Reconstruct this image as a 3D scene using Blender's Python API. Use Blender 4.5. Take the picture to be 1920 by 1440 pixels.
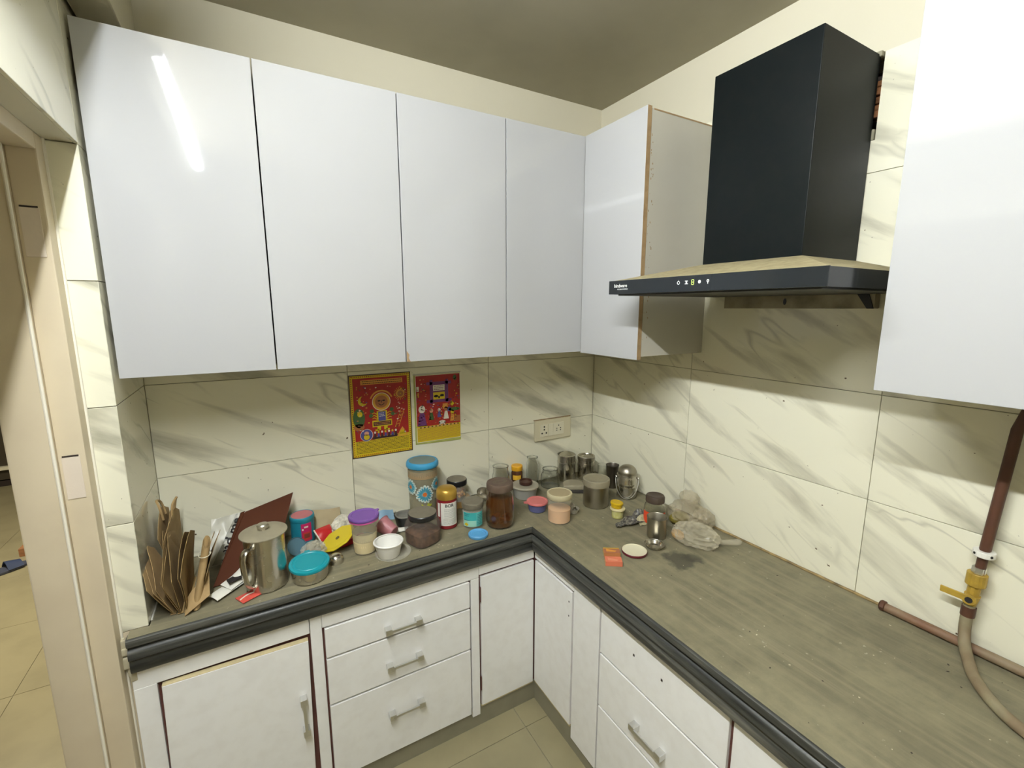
import bpy, bmesh, math, random
from mathutils import Vector, Matrix, noise
for o in list(bpy.data.objects): bpy.data.objects.remove(o, do_unlink=True)
SC = bpy.context.scene
COL = SC.collection
random.seed(7)
PI = math.pi
H = 0.79            # worktop height above the floor; modelling coordinates have the worktop at z = 0

# ------------------------------------------------------------------ camera
cam_d = bpy.data.cameras.new('camera'); cam = bpy.data.objects.new('camera', cam_d); COL.objects.link(cam)
cam_d.sensor_width = 36.0; cam_d.lens = 851.1 / 1920 * 36.0; cam_d.clip_start = 0.02
pitch, yaw = -0.1662, -0.5208
Rz = Matrix.Rotation(yaw, 3, 'Z'); Rx = Matrix.Rotation(pitch, 3, 'X')
Rm = Rz @ Rx
right, fwd, up = Rm.col[0], Rm.col[1], Rm.col[2]
cam.matrix_world = Matrix(((right.x, up.x, -fwd.x, -1.4738), (right.y, up.y, -fwd.y, -1.7478), (right.z, up.z, -fwd.z, 0.8242 + H), (0, 0, 0, 1)))
SC.camera = cam
# ------------------------------------------------------------------ world, exposure
W = bpy.data.worlds.new('world'); SC.world = W; W.use_nodes = True
W.node_tree.nodes['Background'].inputs[0].default_value = (0.9, 0.95, 1.0, 1)
W.node_tree.nodes['Background'].inputs[1].default_value = 0.02
TUBE_POWER = 375.0        # main tube on the left beam
HALL_POWER = 340.0
SC.view_settings.view_transform = 'Standard'; SC.view_settings.look = 'None'
SC.view_settings.exposure = 0.0; SC.view_settings.gamma = 1.0; SC.view_settings.use_curve_mapping = False

# ------------------------------------------------------------------ materials
def srgb(r, g, b):
    f = lambda c: (c / 255 / 12.92) if c / 255 <= 0.04045 else ((c / 255 + 0.055) / 1.055) ** 2.4
    return (f(r), f(g), f(b))
MATS = {}
def mat(name, col, rough=0.5, metal=0.0, trans=0.0, ior=1.45, bump=None, var=None, alpha=1.0, emit=None, coat=0.0, spec=0.5, rvar=None):
    """bump=(scale,strength)  var=(scale,amount,colour2[,detail])  rvar=(scale,lo,hi)"""
    if name in MATS: return MATS[name]
    m = bpy.data.materials.new(name); m.use_nodes = True; nt = m.node_tree; b = nt.nodes['Principled BSDF']
    I = b.inputs
    I['Base Color'].default_value = (*col, 1); I['Roughness'].default_value = rough; I['Metallic'].default_value = metal
    I['Transmission Weight'].default_value = trans; I['IOR'].default_value = ior; I['Alpha'].default_value = alpha
    I['Coat Weight'].default_value = coat; I['Specular IOR Level'].default_value = spec
    tc = nt.nodes.new('ShaderNodeTexCoord')
    if var:
        n = nt.nodes.new('ShaderNodeTexNoise'); n.inputs['Scale'].default_value = var[0]; n.inputs['Detail'].default_value = var[3] if len(var) > 3 else 5
        nt.links.new(tc.outputs['Object'], n.inputs['Vector'])
        r = nt.nodes.new('ShaderNodeValToRGB'); r.color_ramp.elements[0].position = 0.42; r.color_ramp.elements[1].position = 0.68
        r.color_ramp.elements[0].color = (0, 0, 0, 1); r.color_ramp.elements[1].color = (var[1],) * 3 + (1,)
        nt.links.new(n.outputs['Fac'], r.inputs['Fac'])
        mx = nt.nodes.new('ShaderNodeMix'); mx.data_type = 'RGBA'; mx.inputs['A'].default_value = (*col, 1); mx.inputs['B'].default_value = (*var[2], 1)
        nt.links.new(r.outputs['Color'], mx.inputs['Factor']); nt.links.new(mx.outputs['Result'], I['Base Color'])
    if rvar:
        n = nt.nodes.new('ShaderNodeTexNoise'); n.inputs['Scale'].default_value = rvar[0]; nt.links.new(tc.outputs['Object'], n.inputs['Vector'])
        mr = nt.nodes.new('ShaderNodeMapRange'); mr.inputs['To Min'].default_value = rvar[1]; mr.inputs['To Max'].default_value = rvar[2]
        mr.inputs['From Min'].default_value = 0.35; mr.inputs['From Max'].default_value = 0.65
        nt.links.new(n.outputs['Fac'], mr.inputs['Value']); nt.links.new(mr.outputs['Result'], I['Roughness'])
    if bump:
        n = nt.nodes.new('ShaderNodeTexNoise'); n.inputs['Scale'].default_value = bump[0]; n.inputs['Detail'].default_value = 3
        nt.links.new(tc.outputs['Object'], n.inputs['Vector'])
        bp = nt.nodes.new('ShaderNodeBump'); bp.inputs['Strength'].default_value = bump[1]; bp.inputs['Distance'].default_value = bump[2] if len(bump) > 2 else 0.002
        nt.links.new(n.outputs['Fac'], bp.inputs['Height']); nt.links.new(bp.outputs['Normal'], I['Normal'])
    if emit:
        I['Emission Color'].default_value = (*emit[0], 1); I['Emission Strength'].default_value = emit[1]
    MATS[name] = m
    return m

def marble_mat():
    m = bpy.data.materials.new('marble_tile'); m.use_nodes = True; nt = m.node_tree; b = nt.nodes['Principled BSDF']; L = nt.links.new; N = nt.nodes.new
    uv = N('ShaderNodeUVMap')
    def vein(rot, sx, sy, scale, dist, p0, p1, amt, off=0):
        m0 = N('ShaderNodeMapping'); m0.inputs['Rotation'].default_value = (0, 0, rot); L(uv.outputs['UV'], m0.inputs['Vector'])
        mp = N('ShaderNodeMapping'); mp.inputs['Scale'].default_value = (sx, sy, 1); mp.inputs['Location'].default_value = (off, off * .7, 0)
        L(m0.outputs['Vector'], mp.inputs['Vector'])
        n = N('ShaderNodeTexNoise'); n.inputs['Scale'].default_value = scale; n.inputs['Detail'].default_value = 5; n.inputs['Roughness'].default_value = 0.55; n.inputs['Distortion'].default_value = dist
        L(mp.outputs['Vector'], n.inputs['Vector'])
        r = N('ShaderNodeValToRGB'); e = r.color_ramp.elements; e[0].position = p0; e[0].color = (0, 0, 0, 1); e[1].position = p1; e[1].color = (amt, amt, amt, 1)
        L(n.outputs['Fac'], r.inputs['Fac']); return r.outputs['Color'], n
    v1, _ = vein(math.radians(29), 0.7, 4.0, 2.2, 0.3, 0.535, 0.69, 0.9)
    # thin line veins : |noise-0.5|
    m0 = N('ShaderNodeMapping'); m0.inputs['Rotation'].default_value = (0, 0, math.radians(34)); L(uv.outputs['UV'], m0.inputs['Vector'])
    mp = N('ShaderNodeMapping'); mp.inputs['Scale'].default_value = (0.55, 2.6, 1); mp.inputs['Location'].default_value = (3.1, 1.7, 0)
    L(m0.outputs['Vector'], mp.inputs['Vector'])
    n2 = N('ShaderNodeTexNoise'); n2.inputs['Scale'].default_value = 1.9; n2.inputs['Detail'].default_value = 3; n2.inputs['Distortion'].default_value = 0.2
    L(mp.outputs['Vector'], n2.inputs['Vector'])
    s = N('ShaderNodeMath'); s.operation = 'SUBTRACT'; s.inputs[1].default_value = 0.5; L(n2.outputs['Fac'], s.inputs[0])
    a = N('ShaderNodeMath'); a.operation = 'ABSOLUTE'; L(s.outputs[0], a.inputs[0])
    r2 = N('ShaderNodeValToRGB'); e = r2.color_ramp.elements; e[0].position = 0.0; e[0].color = (.55, .55, .55, 1); e[1].position = 0.014; e[1].color = (0, 0, 0, 1); L(a.outputs[0], r2.inputs['Fac'])
    # mask thin veins so they break up
    n3 = N('ShaderNodeTexNoise'); n3.inputs['Scale'].default_value = 3.0; L(uv.outputs['UV'], n3.inputs['Vector'])
    r3 = N('ShaderNodeValToRGB'); r3.color_ramp.elements[0].position = .46; r3.color_ramp.elements[1].position = .6; L(n3.outputs['Fac'], r3.inputs['Fac'])
    mu = N('ShaderNodeMath'); mu.operation = 'MULTIPLY'; L(r2.outputs['Color'], mu.inputs[0]); L(r3.outputs['Color'], mu.inputs[1])
    mx = N('ShaderNodeMath'); mx.operation = 'MAXIMUM'; L(v1, mx.inputs[0]); L(mu.outputs[0], mx.inputs[1])
    c = N('ShaderNodeMix'); c.data_type = 'RGBA'; c.inputs['A'].default_value = (.79, .76, .595, 1); c.inputs['B'].default_value = (.38, .36, .27, 1)
    L(mx.outputs[0], c.inputs['Factor'])
    # small brown specks of kitchen grime
    n4 = N('ShaderNodeTexNoise'); n4.inputs['Scale'].default_value = 55; n4.inputs['Detail'].default_value = 2; L(uv.outputs['UV'], n4.inputs['Vector'])
    r4 = N('ShaderNodeValToRGB'); r4.color_ramp.elements[0].position = .735; r4.color_ramp.elements[1].position = .77; L(n4.outputs['Fac'], r4.inputs['Fac'])
    c2 = N('ShaderNodeMix'); c2.data_type = 'RGBA'; c2.inputs['B'].default_value = (.13, .09, .05, 1); L(c.outputs['Result'], c2.inputs['A']); L(r4.outputs['Color'], c2.inputs['Factor'])
    L(c2.outputs['Result'], b.inputs['Base Color'])
    b.inputs['Roughness'].default_value = 0.10
    MATS['marble_tile'] = m; return m

def stone_mat(name, along, c_a, c_b, c_c, rough, stain=None, dust=None):
    """streaky granite; along = 'X' or 'Y' is the grain direction"""
    m = bpy.data.materials.new(name); m.use_nodes = True; nt = m.node_tree; b = nt.nodes['Principled BSDF']; L = nt.links.new; N = nt.nodes.new
    g = N('ShaderNodeNewGeometry')
    mp = N('ShaderNodeMapping'); mp.inputs['Scale'].default_value = (1.3, 26, 26) if along == 'X' else (26, 1.3, 26)
    L(g.outputs['Position'], mp.inputs['Vector'])
    n = N('ShaderNodeTexNoise'); n.inputs['Scale'].default_value = 1.6; n.inputs['Detail'].default_value = 7; n.inputs['Roughness'].default_value = .62; n.inputs['Distortion'].default_value = .3
    L(mp.outputs['Vector'], n.inputs['Vector'])
    r = N('ShaderNodeValToRGB'); e = r.color_ramp.elements; e[0].position = .33; e[0].color = (*c_a, 1); e[1].position = .52; e[1].color = (*c_b, 1); x = e.new(.74); x.color = (*c_c, 1)
    L(n.outputs['Fac'], r.inputs['Fac']); out = r.outputs['Color']
    if dust:
        n2 = N('ShaderNodeTexNoise'); n2.inputs['Scale'].default_value = 7; n2.inputs['Detail'].default_value = 9; n2.inputs['Roughness'].default_value = .7; L(g.outputs['Position'], n2.inputs['Vector'])
        r2 = N('ShaderNodeValToRGB'); r2.color_ramp.elements[0].position = .40; r2.color_ramp.elements[1].position = .66; r2.color_ramp.elements[1].color = (.85, .85, .85, 1); L(n2.outputs['Fac'], r2.inputs['Fac'])
        c = N('ShaderNodeMix'); c.data_type = 'RGBA'; c.inputs['B'].default_value = (*dust, 1); L(out, c.inputs['A']); L(r2.outputs['Color'], c.inputs['Factor']); out = c.outputs['Result']
        # white crumbs
        n3 = N('ShaderNodeTexNoise'); n3.inputs['Scale'].default_value = 60; n3.inputs['Detail'].default_value = 3; L(g.outputs['Position'], n3.inputs['Vector'])
        r3 = N('ShaderNodeValToRGB'); r3.color_ramp.elements[0].position = .715; r3.color_ramp.elements[1].position = .76; r3.color_ramp.elements[1].color = (.6, .6, .6, 1); L(n3.outputs['Fac'], r3.inputs['Fac'])
        c3 = N('ShaderNodeMix'); c3.data_type = 'RGBA'; c3.inputs['B'].default_value = (.5, .46, .36, 1); L(out, c3.inputs['A']); L(r3.outputs['Color'], c3.inputs['Factor']); out = c3.outputs['Result']
    if stain:
        for (sx, sy, sr, amt) in stain:
            n4 = N('ShaderNodeTexNoise'); n4.inputs['Scale'].default_value = 30; n4.inputs['Detail'].default_value = 4; L(g.outputs['Position'], n4.inputs['Vector'])
            d = N('ShaderNodeVectorMath'); d.operation = 'DISTANCE'; d.inputs[1].default_value = (sx, sy, H); L(g.outputs['Position'], d.inputs[0])
            ml = N('ShaderNodeMath'); ml.operation = 'MULTIPLY_ADD'; ml.inputs[1].default_value = sr * 1.6; L(n4.outputs['Fac'], ml.inputs[0]); L(d.outputs['Value'], ml.inputs[2])
            mr = N('ShaderNodeMapRange'); mr.inputs['From Min'].default_value = sr * 1.45; mr.inputs['From Max'].default_value = sr * 1.85; mr.inputs['To Min'].default_value = amt; mr.inputs['To Max'].default_value = 0; L(ml.outputs[0], mr.inputs['Value'])
            c = N('ShaderNodeMix'); c.data_type = 'RGBA'; c.inputs['B'].default_value = (.035, .033, .024, 1); L(out, c.inputs['A']); L(mr.outputs['Result'], c.inputs['Factor']); out = c.outputs['Result']
    L(out, b.inputs['Base Color']); b.inputs['Roughness'].default_value = rough
    bp = N('ShaderNodeBump'); bp.inputs['Strength'].default_value = .25; bp.inputs['Distance'].default_value = .002; L(n.outputs['Fac'], bp.inputs['Height']); L(bp.outputs['Normal'], b.inputs['Normal'])
    MATS[name] = m; return m

marble = marble_mat()
plaster = mat('plaster', (.60, .56, .43), .75, bump=(40, .15), var=(3, .5, (.58, .54, .41)))
grout = mat('grout', (.33, .31, .24), .9)
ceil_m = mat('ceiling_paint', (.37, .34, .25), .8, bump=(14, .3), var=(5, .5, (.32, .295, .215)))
floor_m = mat('floor_tile', (.30, .26, .15), .4, var=(6, .6, (.23, .20, .115)), bump=(30, .05))
plinth_m = mat('cement_plinth', (.26, .24, .165), .7, var=(14, .5, (.2, .185, .125)))
frame_m = mat('door_frame_paint', (.62, .53, .37), .45, var=(9, .5, (.55, .46, .32)), bump=(30, .2))
gloss = mat('gloss_white_laminate', (.425, .425, .425), .045, spec=.5)
matt = mat('matt_white_laminate', (.86, .85, .82), .42, bump=(120, .04), var=(26, .12, (.55, .5, .42), 6))
carc = mat('cabinet_side_laminate', (.50, .475, .40), .3, var=(12, .12, (.42, .38, .3)))
dark_gap = mat('dark_recess', (.03, .02, .016), .9)
brown_edge = mat('brown_edge_band', (.36, .24, .12), .6, var=(40, .6, (.22, .14, .07)))
raw_edge = mat('raw_board_edge', (.60, .50, .28), .8, var=(50, .5, (.4, .33, .2)))
maroon_edge = mat('maroon_edge_band', (.12, .045, .035), .6)
chrome = mat('brushed_chrome', (.72, .72, .70), .3, metal=1.0)
steel = mat('stainless_steel', (.60, .57, .50), .2, metal=1.0, rvar=(18, .14, .34))
steel_dull = mat('dusty_steel', (.40, .37, .30), .38, metal=1.0, rvar=(14, .28, .5))
dust_top = mat('dusty_steel_lid', (.36, .32, .22), .6, metal=.35, var=(25, .5, (.27, .24, .17)))
dust_plastic = mat('dusty_grey_lid', (.17, .15, .105), .7, var=(40, .5, (.12, .105, .075)))
black_m = mat('black_plastic', (.012, .012, .012), .35)
hood_m = mat('hood_black_paint', (.003, .0046, .005), .4, spec=.12, var=(30, .35, (.007, .0075, .007)))
hood_side = mat('hood_glass_black', (.010, .013, .016), .14)
hood_dust = mat('greasy_dust', (.33, .28, .155), .8, var=(45, .7, (.2, .165, .085)), bump=(70, .3))
hood_in = mat('hood_underside', (.02, .02, .015), .5)
glass = mat('clear_glass', (.96, .97, .95), .03, trans=1.0, ior=1.45)
glass_dusty = mat('dusty_clear_plastic', (.74, .71, .60), .14, alpha=.14)
amber = mat('amber_liquid', (.30, .085, .008), .12, trans=.55, ior=1.35)
granite_x = stone_mat('granite_top_back', 'X', (.125, .112, .070), (.172, .153, .094), (.255, .226, .142), .62, dust=(.25, .222, .135))
granite_y = stone_mat('granite_top_side', 'Y', (.125, .112, .070), (.172, .153, .094), (.255, .226, .142), .62, dust=(.25, .222, .135), stain=[(-.30, -.82, .06, .75), (-.255, -.835, .035, .6)])
edge_x = stone_mat('granite_edge_back', 'X', (.012, .013, .012), (.045, .046, .040), (.17, .165, .14), .42)
edge_y = stone_mat('granite_edge_side', 'Y', (.012, .013, .012), (.045, .046, .040), (.17, .165, .14), .42)
tube_m = mat('tube_light_glow', (1, 1, 1), .5, emit=((.95, 1.0, 1.04), TUBE_POWER))
hall_lamp_m = mat('hall_lamp_glow', (1, 1, 1), .5, emit=((1.0, .95, .82), HALL_POWER))
white_pl = mat('white_plastic', (.80, .78, .70), .4)
cream_pl = mat('cream_plastic', (.70, .655, .49), .4)
wht = mat('white_paper', (.74, .72, .62), .8)
ink = mat('black_ink', (.015, .013, .012), .7)

# ------------------------------------------------------------------ mesh builder
class MB:
    def __init__(s): s.v = []; s.f = []; s.mi = []; s.uv = {}
    def add(s, vs, fs, m=0):
        b = len(s.v); s.v += [tuple(p) for p in vs]
        for f in fs: s.f.append(tuple(b + i for i in f)); s.mi.append(m)
        return s
    def box(s, x0, x1, y0, y1, z0, z1, m=0, T=None):
        vs = [Vector(p) for p in ((x0, y0, z0), (x1, y0, z0), (x1, y1, z0), (x0, y1, z0), (x0, y0, z1), (x1, y0, z1), (x1, y1, z1), (x0, y1, z1))]
        if T is not None: vs = [T @ p for p in vs]
        return s.add(vs, [(3, 2, 1, 0), (4, 5, 6, 7), (0, 1, 5, 4), (1, 2, 6, 5), (2, 3, 7, 6), (3, 0, 4, 7)], m)
    def lathe(s, prof, seg=40, m=0, T=None, fn=None):
        """prof [(r,z)..]; r==0 gives a pole"""
        vs = []; rings = []
        for r, z in prof:
            if r <= 1e-7: rings.append([len(vs)]); vs.append(Vector((0, 0, z)))
            else:
                rings.append(list(range(len(vs), len(vs) + seg)))
                for k in range(seg):
                    a = 2 * PI * k / seg; rr = r if fn is None else r * fn(a, z)
                    vs.append(Vector((rr * math.cos(a), rr * math.sin(a), z)))
        fs = []
        for A, B in zip(rings[:-1], rings[1:]):
            for k in range(seg):
                k2 = (k + 1) % seg
                if len(A) == 1 and len(B) == 1: continue
                if len(A) == 1: fs.append((A[0], B[k2], B[k]))
                elif len(B) == 1: fs.append((A[k], A[k2], B[0]))
                else: fs.append((A[k], A[k2], B[k2], B[k]))
        if T is not None: vs = [T @ p for p in vs]
        return s.add(vs, fs, m)
    def tube(s, pts, r, seg=10, m=0, closed=False):
        pts = [Vector(p) for p in pts]; n = len(pts); rr = r if isinstance(r, (list, tuple)) else [r] * n
        vs = []; prev = None
        for i, p in enumerate(pts):
            t = (pts[(i + 1) % n] - pts[i - 1]) if closed else (pts[min(i + 1, n - 1)] - pts[max(i - 1, 0)])
            t.normalize()
            if prev is None: a = t.orthogonal().normalized()
            else:
                a = prev - t * prev.dot(t)
                a = a.normalized() if a.length > 1e-6 else t.orthogonal().normalized()
            prev = a; b = t.cross(a)
            for k in range(seg):
                q = 2 * PI * k / seg; vs.append(p + (a * math.cos(q) + b * math.sin(q)) * rr[i])
        fs = []
        for i in range(n if closed else n - 1):
            j = (i + 1) % n
            for k in range(seg):
                k2 = (k + 1) % seg; fs.append((i * seg + k, i * seg + k2, j * seg + k2, j * seg + k))
        if not closed:
            fs.append(tuple(reversed(range(seg)))); fs.append(tuple((n - 1) * seg + k for k in range(seg)))
        return s.add(vs, fs, m)
    def prism(s, poly, z0, z1, m=0, T=None):
        n = len(poly); vs = [Vector((x, y, z0)) for x, y in poly] + [Vector((x, y, z1)) for x, y in poly]
        if T is not None: vs = [T @ p for p in vs]
        fs = [tuple(reversed(range(n))), tuple(range(n, 2 * n))] + [(i, (i + 1) % n, n + (i + 1) % n, n + i) for i in range(n)]
        return s.add(vs, fs, m)
    def flat(s, pts, m=0): return s.add(pts, [tuple(range(len(pts)))], m)
    def sheet(s, fn, nu, nv, th, m=0):
        """closed thin sheet from fn(u,v) -> Vector, thickness th"""
        P_ = [[Vector(fn(i / nu, j / nv)) for j in range(nv + 1)] for i in range(nu + 1)]
        top = []; bot = []
        for i in range(nu + 1):
            for j in range(nv + 1):
                du = P_[min(i + 1, nu)][j] - P_[max(i - 1, 0)][j]; dv = P_[i][min(j + 1, nv)] - P_[i][max(j - 1, 0)]
                nn = du.cross(dv); nn = nn.normalized() if nn.length > 1e-12 else Vector((0, 0, 1))
                top.append(P_[i][j] + nn * th / 2); bot.append(P_[i][j] - nn * th / 2)
        N_ = len(top); w = nv + 1; fs = []
        for i in range(nu):
            for j in range(nv):
                a = i * w + j; fs.append((a, a + w, a + w + 1, a + 1)); fs.append((N_ + a, N_ + a + 1, N_ + a + w + 1, N_ + a + w))
        for i in range(nu):
            a = i * w; fs.append((a, N_ + a, N_ + a + w, a + w)); a = i * w + nv; fs.append((a, a + w, N_ + a + w, N_ + a))
        for j in range(nv):
            a = j; fs.append((a, a + 1, N_ + a + 1, N_ + a)); a = nu * w + j; fs.append((a, N_ + a, N_ + a + 1, a + 1))
        return s.add(top + bot, fs, m)
    def build(s, name, mats, parent=None, smooth=35, bevel=0, seg=2, loc=None, rz=0, fixn=True, uvfn=None, keep=False):
        me = bpy.data.meshes.new(name); me.from_pydata(s.v, [], s.f)
        mats = mats if isinstance(mats, (list, tuple)) else [mats]
        for m in mats: me.materials.append(m)
        for p, i in zip(me.polygons, s.mi): p.material_index = i
        if fixn or bevel:
            bm = bmesh.new(); bm.from_mesh(me)
            if fixn: bmesh.ops.recalc_face_normals(bm, faces=bm.faces)
            if bevel:
                es = [e for e in bm.edges if len(e.link_faces) == 2 and e.calc_face_angle(0) > .6]
                bmesh.ops.bevel(bm, geom=es, offset=bevel, segments=seg, affect='EDGES', profile=.6, clamp_overlap=True)
            bm.to_mesh(me); bm.free()
        if smooth and (not bevel or keep):
            for p in me.polygons: p.use_smooth = True
            me.set_sharp_from_angle(angle=math.radians(smooth))
        if uvfn:
            ul = me.uv_layers.new(name='UVMap')
            for lp in me.loops: ul.data[lp.index].uv = uvfn(me.vertices[lp.vertex_index].co)
        o = bpy.data.objects.new(name, me); COL.objects.link(o)
        if parent is not None:
            o.parent = parent
            if loc is not None: o.location = loc
        else:
            l = loc or (0, 0, 0); o.location = (l[0], l[1], l[2] + H)
        o.rotation_euler[2] = rz
        return o
def tag(o, label, cat, group=None):
    o['label'] = label; o['category'] = cat
    if group: o['group'] = group
    return o
def struct(o, label=None):
    o['kind'] = 'structure'
    if label: o['label'] = label
    return o
def thing(name, label, cat, loc=(0, 0, 0), rz=0, group=None):
    o = bpy.data.objects.new(name, None); COL.objects.link(o); o.empty_display_size = .02
    o.location = (loc[0], loc[1], loc[2] + H); o.rotation_euler[2] = rz
    return tag(o, label, cat, group)
def text_mb(body, size, font_bold=False):
    """flat text as (verts, faces) in its own xy plane, centred"""
    cu = bpy.data.curves.new('t', 'FONT'); cu.body = body; cu.size = size; cu.align_x = 'CENTER'; cu.align_y = 'CENTER'; cu.resolution_u = 3
    if font_bold: cu.offset = size * .02
    ob = bpy.data.objects.new('t', cu); me = bpy.data.meshes.new_from_object(ob)
    vs = [v.co.copy() for v in me.vertices]; fs = [tuple(p.vertices) for p in me.polygons]
    bpy.data.objects.remove(ob); bpy.data.meshes.remove(me); bpy.data.curves.remove(cu)
    return vs, fs
def cam_angle(x, y): return math.atan2(-1.7478 - y, -1.4738 - x)

# ------------------------------------------------------------------ setting: walls with tiles
LX = -1.769                       # left wall face
ROWS = [0.0, .290, .590, .885, 1.180, 1.475]
G = .0016
def tile(parent, rng, uaxis, T=.008):
    """rng = (a0,a1,z0,z1) on the wall plane; uaxis: 'back' (x along), 'side' (y along, faces -x), 'left' (y along, faces +x), 'jamb' (x along, faces -y at YJ)"""
    a0, a1, z0, z1 = rng; mb = MB(); a0, a1 = min(a0, a1) + G / 2, max(a0, a1) - G / 2; z0 += G / 2; z1 -= G / 2
    if uaxis == 'back': mb.box(a0, a1, 0, T, z0, z1)
    elif uaxis == 'side': mb.box(0, T, a0, a1, z0, z1)
    elif uaxis == 'left': mb.box(LX - T, LX, a0, a1, z0, z1)
    elif uaxis == 'jamb': mb.box(a0, a1, YJ, YJ + T, z0, z1)
    ox, oy = random.uniform(0, 20), random.uniform(0, 20)
    f = {'back': lambda c: (c.x + ox, c.z + oy), 'side': lambda c: (-c.y + ox, c.z + oy), 'left': lambda c: (c.y + ox, c.z + oy), 'jamb': lambda c: (c.x + ox, c.z + oy)}[uaxis]
    return mb.build('tile', marble, parent, smooth=0, bevel=.0007, seg=1, uvfn=f)
YJ = -.342                        # door reveal plane
CZ = 1.717                        # ceiling
YB = -3.25                        # wall behind the photographer
wb = struct(MB().box(-1.95, .2, .008, .16, -H, CZ).build('wall_back', plaster, smooth=0))
wb.location.z = H
cx = [-1.769, -1.175, -.590, 0]
for i in range(3):
    for j in range(3): tile(wb, (cx[i], cx[i + 1], ROWS[j], ROWS[j + 1]), 'back')
# right wall with the rough hole for the hood duct
mb = MB(); mb.box(.008, .2, YB, -1.106, -H, CZ); mb.box(.008, .2, -.97, .008, -H, CZ); mb.box(.008, .2, -1.106, -.97, -H, 1.262); mb.box(.008, .2, -1.106, -.97, 1.478, CZ)
wr = struct(mb.build('wall_right', plaster, smooth=0))
cy = [0, -.578, -1.197, -1.80, -2.41]
for i in range(4):
    for j in range(5):
        if j == 4 and i == 1:
            m2 = MB(); g = G / 2
            m2.box(0, .008, -1.106, -1.197 + g, 1.18 + g, 1.475 - g); m2.box(0, .008, -.97, -.578 - g, 1.18 + g, 1.475 - g); m2.box(0, .008, -1.106, -.97, 1.18 + g, 1.262)
            m2.build('tile', marble, wr, smooth=0, uvfn=lambda c: (-c.y + 4.2, c.z + 7.7))
        else: tile(wr, (cy[i], cy[i + 1], ROWS[j], ROWS[j + 1]), 'side')
mb = MB(); mb.box(.13, .135, -1.106, -.97, 1.262, 1.478); mb.build('hole_back', dark_gap, wr, smooth=0)
brick_m = mat('broken_brick', (.34, .15, .06), .9, var=(60, .6, (.2, .09, .04)), bump=(60, .8))
rub = MB()
for k in range(5):
    z = 1.325 + k * .020; rub.box(.02 + random.uniform(0, .02), .11, -1.105, -1.078 + random.uniform(-.012, .006), z, z + random.uniform(.014, .019))
rub.build('broken_brick', brick_m, wr, bevel=.004)
MB().box(-.012, .03, -1.104, -1.062, 1.462, 1.476).box(-.004, .02, -1.104, -1.088, 1.262, 1.29).build('grey_cement_lump', plinth_m, wr, bevel=.004)
# left wall with the doorway; thickness 0.18
DY1 = -1.30                       # far jamb of the doorway (towards the photographer)
LZ = 1.182                        # underside of lintel
mb = MB(); mb.box(-1.95, LX - .008, YJ + .008, .008, -H, CZ); mb.box(-1.95, LX - .008, DY1, YJ + .008, LZ, CZ); mb.box(-1.95, LX - .008, YB, DY1, -H, CZ)
wl = struct(mb.build('wall_left', plaster, smooth=0))
rz_ = ROWS[:5]
for j in range(5): tile(wl, (YJ, 0, ROWS[j], ROWS[j + 1]), 'left')
for a, b in ((YJ, -.75), (-.75, -1.30)):
    tile(wl, (a, b, LZ, 1.475), 'left')
for j in range(4): tile(wl, (-1.824, LX, ROWS[j], min(ROWS[j + 1], LZ)), 'jamb')
MB().box(-1.826, LX - .002, YJ, YJ + .008, -H, -.001).build('jamb_plaster', frame_m, wl, smooth=0)
# bad plaster lump where the worktop meets the jamb
lump = MB(); 
for k in range(9): lump.box(-1.842 + .003 * k, -1.818 + .002 * k, YJ - .012 - .004 * (k % 3), YJ, -.03 - k * .013, -.012 - k * .012 + .01 * (k % 2))
lump.build('rough_plaster', mat('rough_plaster', (.45, .40, .27), .9, bump=(50, 1)), wl, bevel=.004)
struct(MB().box(-1.95, .2, YB - .15, YB, -H, CZ).build('wall_behind', plaster, smooth=0))
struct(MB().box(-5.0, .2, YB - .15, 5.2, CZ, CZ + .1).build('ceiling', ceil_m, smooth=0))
bm_ = struct(MB().box(LX, -1.685, YB, .008, 1.500, CZ).build('trim_1', plaster, bevel=.004), 'plastered beam running along the top of the left wall')
# floor tiles
fl = struct(MB().box(-5.0, .2, YB - .15, 5.2, -H - .1, -H - .003).build('floor', grout, smooth=0))
fx = [-1.868, -1.268, -.668, -.068, .15]
fy = [.15, -.45, -1.05, -1.65, -2.25, -2.85]
def ftile(x0, x1, y0, y1): 
    MB().box(min(x0, x1) + .001, max(x0, x1) - .001, min(y0, y1) + .001, max(y0, y1) - .001, -H - .012, -H).build('floor_tile', floor_m, fl, smooth=0, bevel=.0006, seg=1)
for i in range(4):
    for j in range(5): ftile(fx[i], fx[i + 1], fy[j], fy[j + 1])
for i in range(5):
    for j in range(10):
        ftile(-1.868 - i * .6, -2.468 - i * .6, -1.05 + j * .6, -.45 + j * .6)
# hall beyond the doorway
struct(MB().box(-5.1, -5.0, YB, 5.2, -H, CZ).build('wall_hall_side', plaster, smooth=0))
struct(MB().box(-5.0, -1.95, 5.1, 5.2, -H, CZ).build('wall_hall_end', plaster, smooth=0))
struct(MB().box(-5.0, -1.95, YB - .15, YB, -H, CZ).build('wall_hall_near', plaster, smooth=0))
struct(MB().box(-1.95, -1.80, .16, 5.2, -H, CZ).build('wall_hall_right', plaster, smooth=0))
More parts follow.
